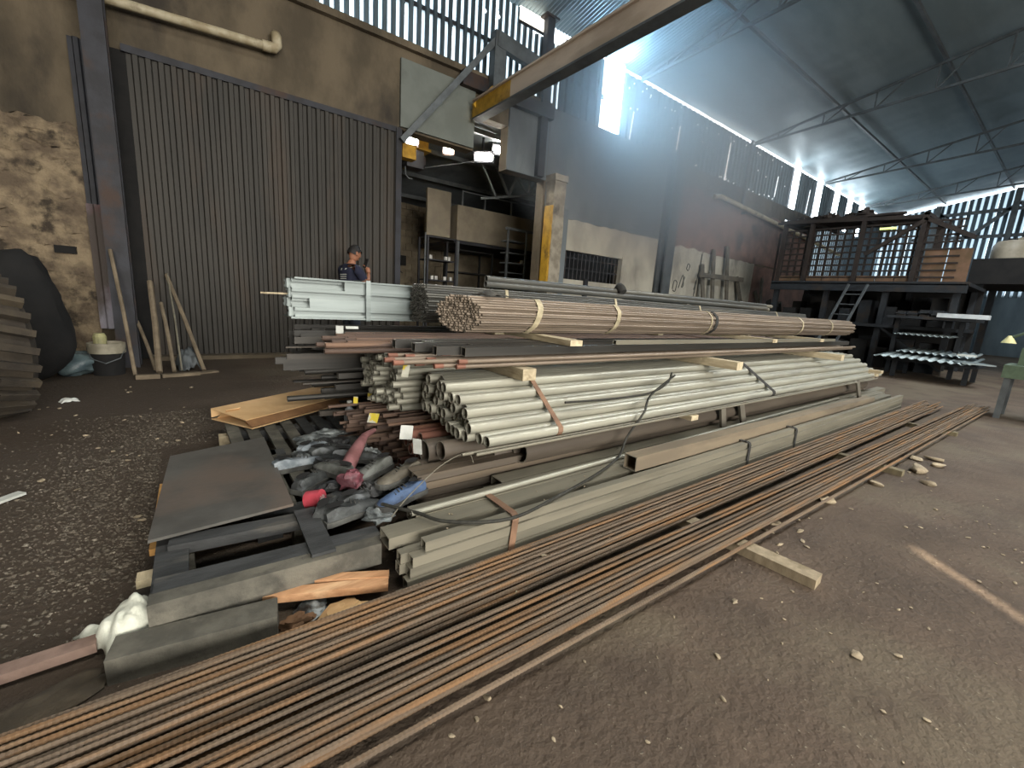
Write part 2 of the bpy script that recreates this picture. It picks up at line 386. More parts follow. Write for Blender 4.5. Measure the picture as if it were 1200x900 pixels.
# roof
def rz(y): return 6.82 + .193 * (7.8 - y) if y > -3 else 6.82 + .193 * 10.8 - .193 * (-3 - y)
roof = empty('ceiling', (0, 0, 6.8), kind='structure')
nseg = 34
xw = -6.0
while xw < 9.25:                                              # bare corrugated sheets
    n = 12; p = 1.02 / n; vs = []; fs = []
    pr = [(xw + (i + f) * p, d) for i in range(n) for f, d in ((0, 0), (.25, .012), (.5, .022), (.75, .012))] + [(xw + 1.02, 0)]
    for u, d in pr: vs += [(u, 7.96, rz(7.96) - d), (u, -3, rz(-3) - d)]
    fs = [(2 * i, 2 * i + 2, 2 * i + 3, 2 * i + 1) for i in range(len(pr) - 1)]
    MB().add(vs, fs).build('roof_sheet', M_roofc, roof)
    xw += 1.017
def liner(x, y):
    sag = (.035 if y < 7 else .01) * abs(math.sin(math.pi * (y - 1.24) / 2.18)) * (.6 + .8 * noise.noise(Vector((x * .6, y * .6, 3))))
    return (x, y, rz(y) - sag - .012 * noise.noise(Vector((x * 2.2, y * 1.1, 7))))
grid(9.15, 30.6, 150, -3, 7.96, 60, liner).build('roof_lining', M_foil, roof, smooth=180)
rf = lambda x, y: (x, y, rz(y))
def back(x, y):                                               # floor point carried up the sun's path to the roof slope y < -3
    p = Vector((x, y, 0)); k = (6.82 + .193 * 13.8 + .193 * y) / (-SUND.z + .193 * SUND.y); q = p - SUND * k; return q.x, q.y
(ax_, ay_), (bx2, by2) = back(3.0, .32), back(2.1, -.72)
X0, X1, Y0, Y1 = bx2 - .3, ax_ + .3, by2 - .02, ay_ + .02
for a in ((-6, X0, -10.2, -3), (X1, 30.6, -10.2, -3), (X0, X1, -10.2, Y0), (X0, X1, Y1, -3)): grid(a[0], a[1], 2, a[2], a[3], 2, rf).build('roof_lining', M_foil, roof)
hw = .03
for P in ([(X0, Y0), (bx2 - hw, Y0), (ax_ - hw, Y1), (X0, Y1)], [(bx2 + hw, Y0), (X1, Y0), (X1, Y1), (ax_ + hw, Y1)]): MB().add([rf(*p) for p in P], [(0, 1, 2, 3)]).build('torn_sheet', M_foil, roof)
box('ridge_cap', -6, 30.6, -3.3, -2.7, rz(-3) - .01, rz(-3) + .12, M_roofc, roof)
# other walls (behind and beside the camera)
struct(box('wall_left', -6.2, -6, -10.2, 8.1, 0, 9.2, M_wall)); struct(box('wall_front', -6.2, 30.6, -10.3, -10.1, 0, 7.6, M_wall))
# gable wall far right, translucent ribs
gab = struct(box('wall_right', 30.55, 30.7, -10.2, 8.1, 0, 2.8, M_clad))
y = -10.0
while y < 7.9:
    corr(y, y + .98, 30.5, 2.7, rz(y) - .15, .24, .04, axis='y', mats=[M_clad, T_gable], name='gable_sheet', parent=gab, closefn=lambda u: rz(u) - .16)
    y += .985

# purlins and trusses
def purlin(y, sz=.07):
    tag(MB().beam((-6, y, rz(y) - .1), (30.4, y, rz(y) - .1), .06, sz).build('roof_purlin', M_greyst), 'long dark steel purlin running the length of the roof lining', 'purlin', 'roof purlins')
for y in (5.58, 3.42, 1.24, -.95): purlin(y)
def truss(X, label):
    t = empty('roof_truss', (X, 7.7, 6.4), label, 'truss', 'roof trusses')
    top = lambda y: rz(y) - .2; bot = lambda y: 6.5 + .075 * (7.8 - y)
    a, b = 7.75, -2.9
    MB().beam((X, a, top(a)), (X, b, top(b)), .05, .06).build('top_chord', M_greyst, t)
    MB().beam((X, a, top(a) - .06), (X, b, bot(b)), .05, .06).build('bottom_chord', M_greyst, t)
    n = 9
    for k in range(n):
        y0 = a + (b - a) * (k + .6) / n; y1 = a + (b - a) * (k + 1.1) / n
        f = lambda y: (top(a) - .06) + (bot(b) - top(a) + .06) * (y - a) / (b - a)
        MB().beam((X, y0, f(y0)), (X, y0, top(y0)), .03, .03).build('web', M_greyst, t)
        if y1 > b: MB().beam((X, y0, f(y0)), (X, y1, top(y1)), .03, .03).build('web', M_greyst, t)
truss(9.2, 'light steel roof truss at the edge of the bare corrugated roof sheets')
for X in (15.1, 21.2, 26.6): truss(X, 'slim steel roof truss spanning under the dark roof lining')
# gable bracing
g = empty('gable_truss', (30.3, 3, 5), 'heavy steel truss in front of the ribbed gable wall', 'truss')
for p, q in (((30.2, 6.6, 5.45), (30.2, -4, 5.5)), ((30.2, 5.8, 6.75), (30.2, 4.5, 5.45)), ((30.2, 4.5, 5.45), (30.2, 3.1, 6.9)), ((30.2, 3.1, 6.9), (30.2, 1.6, 5.5)), ((30.2, 6.6, 6.5), (30.2, -4, 6.9)), ((30.2, 5.6, 3.2), (30.2, -3, 3.2))):
    MB().beam(p, q, .14, .14).build('member', M_greyst, g)
for y in (5.75, 3.2, .6): MB().beam((30.2, y, 0), (30.2, y, rz(y) - .2), .2, .2).build('post', M_greyst, g)
# ================================================================== WALL FITTINGS AND THE NEXT BAY
def pipe_with_elbow(name, pts, r, m, label):
    o = empty(name, (pts[0][0], pts[0][1], pts[0][2] - r), label, 'pipe')
    MB().tube(pts, r, 10).build('pipe_run', m, o, smooth=60)
    return o
M_white = mat('old_white_pvc', 'b3a98f', '96896d', '6d6048', scale=6, rough=.6, bump=.1)
o = pipe_with_elbow('drain_pipe', [(-2.6, 7.62, 4.17), (1.1, 7.62, 4.38)], .055, M_white, 'off-white drain pipe on the wall above the corrugated door')
MB().tube([(1.08, 7.62, 4.38), (1.17, 7.62, 4.39), (1.2, 7.62, 4.43), (1.2, 7.62, 4.55), (1.2, 7.68, 4.58), (1.2, 7.79, 4.58)], .068, 10).build('elbow', M_white, o, smooth=60)
MB().cyl((1.02, 7.62, 4.375), (1.12, 7.62, 4.381), .068, n=12).build('collar', M_white, o, smooth=40)
o = pipe_with_elbow('wall_pipe', [(13.1, 7.7, 4.62), (13.3, 7.62, 4.66), (19.9, 7.62, 4.32), (24, 7.62, 4.1)], .07, M_white, 'grey pipe sloping along the sooty brick wall')
for x in (15, 18): box('pipe_clip', x, x + .06, 7.6, 7.8, 4.42, 4.5, M_darkst, o)
# steel posts
t = empty('steel_post', (-.67, 7.1, 0), 'dark steel post standing left of the corrugated door', 'post')
MB().bx(-.77, -.57, 7.0, 7.06, 0, 4.9).build('flange', M_darkst, t); MB().bx(-.69, -.65, 7.06, 7.24, 0, 4.9).build('web', M_darkst, t); MB().bx(-.77, -.57, 7.24, 7.3, 0, 4.9).build('flange', M_darkst, t)
t = empty('steel_column', (6.15, 7.66, 3.9), 'tall dark steel column rising past the translucent cladding above the gateway', 'column')
MB().bx(6.08, 6.26, 7.64, 7.78, 3.75, 6.75).build('shaft', M_darkst, t); box('cap_plate', 6.0, 6.34, 7.6, 7.8, 6.7, 6.74, M_darkst, t)
t = empty('steel_column', (10.95, 7.68, 0), 'grey steel column against the wall beside the barred window', 'column')
MB().bx(10.72, 11.26, 7.7, 7.78, 0, 5.4).build('back_flange', M_greyst, t); MB().bx(10.92, 11.06, 7.58, 7.7, 0, 5.4).build('web', M_greyst, t); MB().bx(10.8, 11.18, 7.54, 7.58, 0, 5.4).build('front_flange', M_greyst, t)
t = empty('steel_column', (14.9, 7.7, 4.6), 'slender steel stanchion between the eave and the sloping wall pipe', 'column')
MB().cyl((14.9, 7.72, 4.7), (14.9, 7.72, 6.66), .05, n=8).build('shaft', M_greyst, t); MB().cyl((14.9, 7.7, 4.68), (14.9, 7.8, 4.68), .07, n=8).build('foot_bracket', M_greyst, t)
t = empty('concrete_column', (6.6, 7.65, 0), 'rough concrete column with a yellow edge at the gateway', 'column')
def rough_col(x0, x1, y0, y1, z0, z1):
    rings = []
    for k in range(25):
        z = z0 + (z1 - z0) * k / 24; r = []
        for a, b in ((x0, y0), ((x0 + x1) / 2, y0), (x1, y0), (x1, y1), ((x0 + x1) / 2, y1), (x0, y1)):
            r.append((a + .025 * noise.noise(Vector((a * 9, b * 9, z * 4))), b + .02 * noise.noise(Vector((b * 7, a * 9, z * 4))), z))
        rings.append(r)
    return MB().loft(rings)
rough_col(6.47, 6.8, 7.5, 7.8, 0, 3.8).build('shaft', M_conc, t); box('yellow_edge', 6.42, 6.475, 7.5, 7.74, 0, 3.2, M_yellow, t); rough_col(6.45, 6.83, 7.48, 7.8, 3.72, 3.85).build('head', M_conc, t)
tag(MB().bx(6.84, 7.0, 7.56, 7.68, 0, 3.2).build('cable_duct', M_bluewall), 'blue-grey square duct rising beside the concrete column', 'duct')
# crane
t = empty('jib_crane', (4.5, 7.6, 4.3), 'overhead crane girder with yellow end reaching out from the wall', 'crane')
gd = MB().bx(4.40, 4.54, -3, 6.4, 4.36, 4.63); gd.build('girder', M_beam, t)
MB().bx(4.40, 4.54, 6.4, 7.6, 4.36, 4.63).build('girder_end', M_yellow, t)
MB().bx(4.36, 4.58, -3, 7.55, 4.63, 4.66).build('top_flange', M_beam, t); MB().bx(4.37, 4.57, -3, 7.55, 4.33, 4.36).build('bottom_flange', M_greyst, t)
MB().bx(4.74, 4.98, 7.45, 7.62, 4.7, 5.9).build('hanger_post', M_greyst, t)
MB().beam((4.8, 7.5, 5.78), (6.3, 7.5, 5.62), .12, .26).build('top_arm', M_greyst, t)
MB().beam((4.86, 7.5, 5.85), (3.05, 7.6, 3.66), .07, .1).build('tie_strut', M_greyst, t)
MB().beam((4.42, 7.5, 4.5), (4.98, 7.5, 5.1), .05, .2).build('gusset', M_yellow, t)
MB().bx(4.2, 6.4, 7.62, 7.74, 4.9, 5.14).build('wall_plate', M_darkst, t)
# ------------------------------------------------ next bay
bayc = struct(grid(2.2, 13, 20, 8.05, 14, 10, lambda x, y: (x, y, 4.98 - .22 * (y - 8.05) + .02 * math.sin(x * 5))).build('ceiling', M_bluewall, base=(7, 8, 4)))
for k in range(4):
    y = 8.9 + k * 1.25; z = 4.98 - .22 * (y - 8.05) - .08
    tag(MB().beam((2.3, y, z), (12.9, y, z), .08, .1).build('bay_rafter', M_greyst), 'grey rafter under the low roof of the next bay', 'rafter', 'rafters of the next bay')
struct(box('wall_bay_back', 2.2, 13, 13.4, 13.6, 0, 5, M_block)); struct(box('wall_bay_left', 2.2, 2.4, 8.05, 13.5, 0, 5, M_block)); struct(box('wall_bay_right', 12.8, 13, 8.05, 13.5, 0, 5, M_block))
# block courses on the back wall, near the gateway
bme = MB().box((0, 0, 0), (.4, .06, .19)).mesh('block'); bme.materials.append(M_block)
wbk = bpy.data.objects['wall_bay_back']
for j in range(19):
    for i in range(7): inst('block', bme, (4.5 + i * .415 + (j % 2) * .2, 13.385 - rnd.uniform(0, .012), .1 + j * .203), parent=wbk)
def lamp(p, rot, w, label):
    t = empty('floodlight', p, label, 'lamp', 'lamps under the roof of the next bay')
    R = Matrix.Rotation(rot, 3, 'Z') @ Matrix.Rotation(math.radians(30), 3, 'X'); p = Vector(p)
    MB().box(p + R @ Vector((0, .03, 0)), (w + .05, .06, .24), R).build('housing', M_darkst, t)
    hs_ = [c for c in bpy.data.objects if c.parent == t][0]
    MB().box(p - R @ Vector((0, .012, 0)), (w * .9, .02, .14), R).build('lens', M_lamp, hs_)
    MB().beam(p + Vector((0, .04, .06)), p + Vector((0, .05, 4.96 - .22 * (p.y + .05 - 8.05) - p.z)), .04, .04).build('bracket', M_darkst, t)
lamp((3.62, 8.5, 4.02), -.35, .22, 'glaring floodlight beside the yellow crane in the next bay')
lamp((4.72, 9.1, 4.24), -.4, .22, 'glaring floodlight between the yellow crane and the long tube lamp')
lamp((5.62, 9.1, 4.30), -.75, .42, 'long bright floodlight hung on a cable in the next bay')
lamp((6.08, 9.2, 4.58), -.3, .26, 'small flat bright lamp under the roof next to the long floodlight')
t = empty('bay_crane', (4.2, 10, 3.9), 'yellow crane girder with black hoist in the next bay', 'crane')
MB().bx(3.82, 4.06, 8.7, 12, 4.0, 4.3).build('girder', M_yellow, t); MB().bx(3.76, 4.12, 8.7, 12, 3.96, 4.0).build('flange', M_yellow, t)
MB().box((3.72, 8.7, 3.72), (.35, .3, .32)).build('hoist', M_darkst, t); MB().cyl((3.5, 8.7, 3.72), (3.95, 8.7, 3.72), .13, n=12).build('drum', M_darkst, t)
MB().tube([(3.55, 8.65, 3.56), (3.56, 8.65, 3.42), (3.62, 8.65, 3.36), (3.7, 8.65, 3.36)], .014).build('hook', M_greyst, t)
MB().bx(3.35, 3.62, 8.3, 8.5, 3.62, 3.86).build('end_stop', M_yellow, t)
tag(MB().tube([(3.92, 8.72, 3.62), (4.9, 8.95, 3.97), (5.62, 9.1, 4.24)], .012).build('stay_cable', M_greyst), 'pale stay cable running up to the long floodlight', 'cable')
# mezzanine
M_beige = mat('beige_board', '7d7565', '6c6557', '5c564b', scale=2, rough=.8, bump=.05)
t = empty('mezzanine', (7, 10.5, 0), 'beige boarded mezzanine with railing in the next bay', 'mezzanine')
MB().bx(5.8, 9.2, 10.45, 10.52, 2.58, 3.46).build('front_board', M_beige, t); MB().bx(5.74, 5.8, 10.45, 12.5, 2.58, 3.46).build('side_board', M_beige, t)
MB().bx(5.7, 9.6, 10.5, 12.8, 2.5, 2.58).build('deck', M_darkst, t)
for x in (5.9, 6.6, 7.5, 8.4): MB().bx(x, x + .04, 10.52, 10.56, 3.4, 3.85).build('rail_post', M_greyst, t)
MB().beam((5.9, 10.54, 3.83), (8.4, 10.54, 3.83), .03, .03).build('hand_rail', M_greyst, t)
for x in (5.76, 7.4, 9.3): MB().bx(x, x + .08, 10.46, 10.54, 0, 2.55).build('post', M_greyst, t)
tag(MB().bx(4.95, 5.62, 10.6, 10.68, 2.62, 3.75).build('wall_board', M_beige), 'plain beige board panel standing left of the mezzanine front', 'board')
def rack(name, x0, x1, y0, y1, zs, m, label, cat='rack', r=.025):
    t = empty(name, ((x0 + x1) / 2, (y0 + y1) / 2, 0), label, cat)
    for x in (x0, x1):
        for y in (y0, y1): MB().bx(x - r, x + r, y - r, y + r, 0, zs[-1]).build('post', m, t)
    for z in zs: MB().bx(x0, x1, y0, y1, z - .03, z).build('shelf', m, t)
    return t
rack('shelving', 4.8, 5.6, 10.2, 10.7, (.5, 1.0, 1.5, 2.0, 2.55), M_darkst, 'dark steel shelving below the plain beige board panel')
rack('shelving', 6.0, 7.2, 10.9, 11.6, (.6, 1.2, 1.8, 2.4), M_dark, 'black shelving in the shade under the mezzanine deck')
pm = MB().box((0, 0, 0), (.07, .05, .09)).mesh('parts_bin'); pm.materials.append(mat('white_plastic', 'c9c9c5', 'a8a8a4', rough=.5))
for i in range(15):
    z = rnd.choice((1.0, 1.5, 2.0)); tag(inst('parts_bin', pm, (rnd.uniform(4.9, 5.5), 10.24, z + .047), (0, 0, rnd.uniform(-.3, .3))), 'small white tub on the dark steel shelving', 'tub', 'white tubs on the dark shelving')
t = empty('slotted_rack', (7.2, 9.6, 0), 'open pale-framed ladder rack with small shelves behind the gateway column', 'rack')
for x in (6.65, 7.25): MB().bx(x, x + .04, 9.4, 9.44, 0, 2.9).build('post', M_greyst, t)
MB().bx(6.6, 7.6, 9.4, 9.46, 2.88, 2.94).build('top_bar', M_greyst, t)
for z in (1.55, 1.8, 2.05, 2.3, 2.6): MB().bx(6.65, 7.29, 9.4, 9.7, z, z + .03).build('shelf', M_greyst, t)
for i in range(5): tag(inst('parts_bin', pm, (rnd.uniform(6.75, 7.2), 9.45, rnd.choice((1.58, 1.83, 2.08)) + .047)), 'small white tub on the pale ladder rack', 'tub', 'white tubs on the ladder rack')
t = empty('bay_truss', (6.9, 10, 3.6), 'pale open-web truss crossing the next bay behind the column', 'truss')
for p, q in (((5.9, 9.6, 3.52), (8.2, 9.6, 4.05)), ((6.3, 9.6, 4.38), (6.75, 9.6, 3.72)), ((6.75, 9.6, 3.72), (6.98, 9.6, 4.3)), ((6.95, 9.6, 4.25), (7.38, 9.6, 3.86)), ((7.38, 9.6, 3.86), (7.4, 9.6, 4.25)), ((7.38, 9.6, 3.86), (7.7, 9.6, 4.3)), ((5.9, 9.6, 4.3), (6.35, 9.6, 3.62)), ((5.9, 9.6, 4.35), (8.2, 9.6, 4.38)), ((6.3, 9.6, 4.3), (6.3, 9.6, 4.63)), ((7.9, 9.6, 4.3), (7.9, 9.6, 4.63))):
    MB().beam(p, q, .05, .05).build('member', M_greyst, t)
tag(MB().cyl((4.55, 9.8, 0), (4.55, 9.8, 2.55), .02, n=6).build('upright_pole', M_greyst), 'thin pale pole standing in front of the dark shelving', 'pole')
w4 = empty('window_4', (4.1, 13.3, 1.4), kind='structure')
t = empty('wall_switch', (5.45, 13.25, 1.9), 'black cable box on the block wall of the next bay', 'box')
MB().bx(5.35, 5.52, 13.26, 13.37, 1.95, 2.25).build('case', M_dark, t); MB().tube([(5.36, 13.3, 2.1), (5.28, 13.3, 2.0), (5.3, 13.3, 1.8), (5.42, 13.3, 1.72)], .012).build('cable', M_dark, t)
bpy.data.objects.remove(w4)
# ================================================================== THE STEEL STOCK
M_rebar = mat('rebar_rust', '695a4a', '54483b', '75593d', scale=3, rough=.75, metal=.1, bump=.15, bscale=90, vary=.22, stretch=(.8, 6, 6), c3at=.56, c3scale=2.2)
M_galv = mat('galvanised', 'a3a192', '8f8d80', '7a796e', scale=5, rough=.42, metal=.3, bump=.04, vary=.08, stretch=(.3, 3, 3))
M_galvsq = mat('galvanised_dusty', '7e796a', '706c5f', '605c50', scale=4, rough=.55, metal=.2, bump=.05, vary=.10, stretch=(.3, 3, 3))
M_zinc = mat('zinc_channel', '8c9593', '7c8583', '6c7574', scale=3, rough=.45, metal=.25, bump=.03, vary=.08, stretch=(.3, 3, 3))
M_brown = mat('brown_tube', '85786a', '6e6254', '968877', scale=4, rough=.5, metal=.2, bump=.04, vary=.18, stretch=(.25, 4, 4))
M_blackt = mat('black_tube', '5d5c56', '4a4a47', '6a675e', scale=4, rough=.45, metal=.3, bump=.04, vary=.2, stretch=(.25, 4, 4))
M_darkbar = mat('dark_bar_steel', '3d3b37', '2f2e2b', '4a443d', scale=4, rough=.5, metal=.3, bump=.04, vary=.3, stretch=(.25, 4, 4))
M_cut = mat('cut_end', 'b0aca0', '8f8b80', scale=30, rough=.5, metal=.3)
M_oxide = mat('oxide_brown_pipe', '645b50', '534b42', '6c6051', scale=3, rough=.55, metal=.1, bump=.06, vary=.1, stretch=(.3, 3, 3))
M_terra = mat('rust_red_pipe', '7a5244', '674439', '8a6553', scale=5, rough=.75, metal=.2, bump=.1, vary=.12, stretch=(.4, 3, 3))
M_rustbar = mat('rusty_bar', '6f5a4c', '554740', '7d6351', scale=6, rough=.75, metal=.1, bump=.1, vary=.3, stretch=(.4, 4, 4))
M_boxt = mat('tan_box_tube', '8a7d69', '776c5c', '6a5f50', scale=5, rough=.6, metal=.25, bump=.05, stretch=(.3, 2, 2))
M_wood = mat('raw_timber', 'c4b698', 'a99b7f', '8f8065', scale=5, rough=.8, bump=.15, vary=.12, stretch=(6, 1, 6))
M_strapr = mat('rust_strap', '84664f', '6d5443', rough=.7, scale=8); M_strapd = mat('dark_sling', '33322f', '2a2927', rough=.9, scale=9); M_strapw = mat('pale_strap', 'b5a98c', '948a70', rough=.7, scale=9)
M_palx0 = mat('packer_wood', '6b665a', '57534a', scale=6, rough=.8)
M_lint = mat('tube_bore', '1c1a18', '242120', rough=.9)

_mc = {}
def stock(kind, L, a, b=None, t=.003, m=None, n=14):
    key = (kind, L, a, b, t, m.name)
    if key in _mc: return _mc[key]
    mb = MB()
    if kind == 'round': mb.hollow((0, 0, 0), (L, 0, 0), circ(a, n), circ(a - t, n)); me = mb.mesh('pipe', 50)
    elif kind == 'square': mb.hollow((0, 0, 0), (L, 0, 0), rect(a, b), rect(a - 2 * t, b - 2 * t)); me = mb.mesh('tube')
    elif kind == 'solid': mb.cyl((0, 0, 0), (L, 0, 0), a, n=n); me = mb.mesh('bar', 50)
    elif kind == 'bar': mb.beam((0, 0, 0), (L, 0, 0), a, b); me = mb.mesh('bar')
    elif kind == 'angle':
        mb.beam((0, 0, 0), (L, 0, 0), a, t).beam((0, -a / 2, a / 2), (L, -a / 2, a / 2), t, a); me = mb.mesh('angle')
    elif kind == 'channel':
        mb.beam((0, 0, 0), (L, 0, 0), t, a).beam((0, b / 2, a / 2), (L, b / 2, a / 2), b, t).beam((0, b / 2, -a / 2), (L, b / 2, -a / 2), b, t)
        mb.beam((0, b, a / 2 - .01), (L, b, a / 2 - .01), t, .02).beam((0, b, -a / 2 + .01), (L, b, -a / 2 + .01), t, .02); me = mb.mesh('channel')
    me.materials.append(m)
    if kind in ('round', 'square'):
        me.materials.append(M_cut)
        for q in me.polygons:
            if abs(q.normal.x) > .9: q.material_index = 1
    _mc[key] = me; return me
def hull(pts):
    pts = sorted(set(pts))
    def half(P):
        h = []
        for p in P:
            while len(h) > 1 and (h[-1][0] - h[-2][0]) * (p[1] - h[-2][1]) - (h[-1][1] - h[-2][1]) * (p[0] - h[-2][0]) <= 0: h.pop()
            h.append(p)
        return h[:-1]
    return half(pts) + half(pts[::-1])
def band(parent, pts, r, x, w, m, lean=0., name='strap', t=.004):
    P = [(y + r * math.cos(k * math.pi / 4), z + r * math.sin(k * math.pi / 4)) for y, z in pts for k in range(8)]
    h = hull(P); cy = sum(p[0] for p in h) / len(h); cz = sum(p[1] for p in h) / len(h); zmin = min(p[1] for p in h)
    rings = []
    for y, z in h:
        d = math.hypot(y - cy, z - cz); oy, oz = (y - cy) / d * t, (z - cz) / d * t; xx = x + lean * (z - zmin)
        rings.append([(xx - w / 2, y, z), (xx + w / 2, y, z), (xx + w / 2, y + oy, z + oz), (xx - w / 2, y + oy, z + oz)])
    return MB().loft(rings, closed=True).build(name, m, parent)
def bundle(name, label, cat, pos, x0, jit, me, piece, straps=(), r=.02, group=None, pitch=0., yaw=0.):
    ys = [p[0] for p in pos]; zs = [p[1] for p in pos]
    b = empty(name, (x0, sum(ys) / len(ys), min(zs) - r), label, cat, group)
    cy_ = max(p[0] for p in pos)
    for y, z in pos: inst(piece, me, (x0 + yaw * (cy_ - y) + rnd.uniform(-jit, jit), y, z), (rnd.uniform(0, 6.28) if piece == 'pipe' else 0, 0, 0), b)
    for s in straps: band(b, pos, r, *s)
    return b
def hexpack(cy, cz, R, d, ry=1., rz=1., shape=None):
    out = []; nr = int(R * rz / (d * .866)) + 1
    for j in range(-nr, nr + 1):
        for i in range(-60, 61):
            y = (i + (j % 2) * .5) * d; z = j * d * .866
            ok = (y / (R * ry)) ** 2 + (z / (R * rz)) ** 2 <= 1 if shape is None else shape(y, z)
            if ok: out.append((cy + y, cz + z))
    return out

# ---- loose rebars on the floor
def rebar_mesh(L, r):
    mb = MB(); rings = []; n = int(L / .0065); k = 6
    for i in range(n + 1):
        x = L * i / n; rr = r * (1.13 if i % 2 else .93)
        rings.append([(x, rr * math.cos(2 * math.pi * j / k + .2), rr * math.sin(2 * math.pi * j / k + .2)) for j in range(k)])
    mb.loft(rings); me = mb.mesh('rebar'); me.materials.append(M_rebar); return me
RB = [rebar_mesh(10.6, .0078), rebar_mesh(11.0, .0086)]
RLAB = ('long rusty ribbed rebar in the inner strip against the square tubes', 'long rusty ribbed rebar lying on top of the inner strip of rebars', 'long rusty ribbed rebar in the outer strip beside the bare dirt floor', 'long rusty ribbed rebar lying on top of the outer strip of rebars')
RK = 0
def rebar(x0, y0, z0, y1, x1=8.2, big=0):
    o = inst('rebar', RB[big], (x0, y0, z0), (rnd.uniform(0, 6), 0, math.atan2(y1 - y0, 10.6)))
    tag(o, RLAB[RK], 'rebar', ('rebars of the inner strip', 'rebars on top of the inner strip', 'rebars of the outer strip', 'rebars on top of the outer strip')[RK])
ZB = .046
nA = 19
for i in range(nA):                                        # strip A, against the square tubes
    y = 1.338 - i * .0112 + rnd.uniform(-.001, .001); rebar(-2.45 + rnd.uniform(-.35, .25), y - .01, ZB + .009 + (i % 2) * .0145, 1.30 - i * .0135 + rnd.uniform(-.01, .01), big=i % 3 == 0)
RK = 1
for i in range(8):
    y = 1.325 - i * .026 + rnd.uniform(-.006, .006); rebar(-2.5 + rnd.uniform(-.4, .2), y, ZB + .040, 1.27 - i * .019 + rnd.uniform(-.02, .02), big=i % 2)
nB = 18; RK = 2
for i in range(nB):                                        # strip B, outer
    y = 1.112 - i * .0118 + rnd.uniform(-.001, .001); rebar(-2.0 + rnd.uniform(-.3, .45), y, ZB + .009 + (i % 2) * .0145, .905 - i * .0125 + rnd.uniform(-.01, .01), big=i % 3 == 1)
RK = 3
for i in range(8):
    y = 1.095 - i * .026 + rnd.uniform(-.006, .006); rebar(-2.0 + rnd.uniform(-.3, .45), y, ZB + .040, .885 - i * .026 + rnd.uniform(-.02, .02), big=i % 2 == 0)
tag(inst('rebar', RB[1], (-2.1, .878, ZB + .0105), (0, 0, math.atan2(-.21, 10.6))), 'single rusty rebar lying apart at the outer edge of the floor rebars', 'rebar')
# timbers beneath the rebars
def timber(p, q, w, h, label, m=None, group=None, name='timber'):
    o = MB().beam(p, q, w, h).build(name, m or M_wood); return tag(o, label, 'timber', group)
M_olive = mat('grey_board', '7a7057', '655c48', '574d3c', scale=6, rough=.85, bump=.2, stretch=(3, 3, 1))
timber((2.13, .50, .023), (2.08, 1.36, .023), .085, .045, 'thick weathered board sticking out from under the rebars', mat('weathered_board', 'a2937a', '8a7d66', '75694f', scale=6, rough=.85, bump=.2, stretch=(3, 3, 1)))
for x, lab in ((4.35, 'short bearer under the rebars beside crumbled concrete'), (6.6, 'far bearer under the ends of the rebars'), (-.9, 'bearer under the near run of the rebars')):
    timber((x, .66 if x > 0 else .84, .022), (x + .02, 1.36, .022), .07, .044, lab, M_olive)

# ---- galvanised square tubes along the floor
L7 = 7.05
sq4 = stock('square', L7, .042, .042, .003, M_galvsq); rc = stock('square', L7, .10, .05, .003, M_galvsq); rc2 = stock('square', 6.9, .06, .04, .004, M_oxide)
b = empty('square_tube_bundle', (.57, 1.4, .0), 'strapped stack of dusty galvanised square tubes lying on the floor next to the rebars', 'tube bundle')
for y, z, x in ((1.365, .058, .585), (1.41, .058, .60), (1.375, .101, .60), (1.418, .101, .575), (1.375, .144, .61), (1.42, .144, .58), (1.385, .188, .665), (1.345, .023, .55), (1.39, .023, .6)): inst('tube', sq4, (x, y, z), (0, 0, 0), b)
for xs, wr in ((1.06, M_strapr), (3.25, M_strapd), (4.1, M_strapd)):
    band(b, [(1.365, .02), (1.44, .02), (1.375, .19), (1.58, .19)], .024, xs, .035, wr, .15)
for k, (y, z, x) in enumerate(((1.52, .175, .56), (1.50, .122, .62), (1.61, .122, .62), (1.625, .177, .72), (1.5, .069, .7), (1.61, .069, .7), (1.735, .122, 1.2), (1.735, .177, 1.25), (1.73, .069, 1.0))): inst('wide_tube', rc, (x, y, z), (0, 0, 0), b)
for y in (1.47, 1.58, 1.7): inst('tube', sq4, (.7, y, .021), (0, 0, 0), b)
tag(inst('thin_pipe', stock('round', 5.6, .014, None, .002, M_galv, 10), (.70, 1.585, .217), (0, 0, .02)), 'thin galvanised pipe lying on top of the wide square tubes', 'pipe')
tag(inst('box_tube', stock('square', 4.7, .088, .088, .005, M_boxt), (2.02, 1.47, .25), (0, math.radians(.55), .004)), 'large tan box tube lying on the galvanised square tubes', 'box tube')
# brown rectangular tubes
b = empty('brown_tube_stack', (.85, 1.7, 0), 'stack of brown rectangular tubes between the shoes and the square tubes', 'tube stack')
for r_ in range(5):
    for c_ in range(2): inst('tube', rc2, (.84 + rnd.uniform(-.02, .02), 1.845 + c_ * .064, .035 + r_ * .043), (0, 0, 0), b)
for r_ in range(2): inst('tube', rc2, (.83, 1.84 + r_ * .064, .253), (0, 0, 0), b)
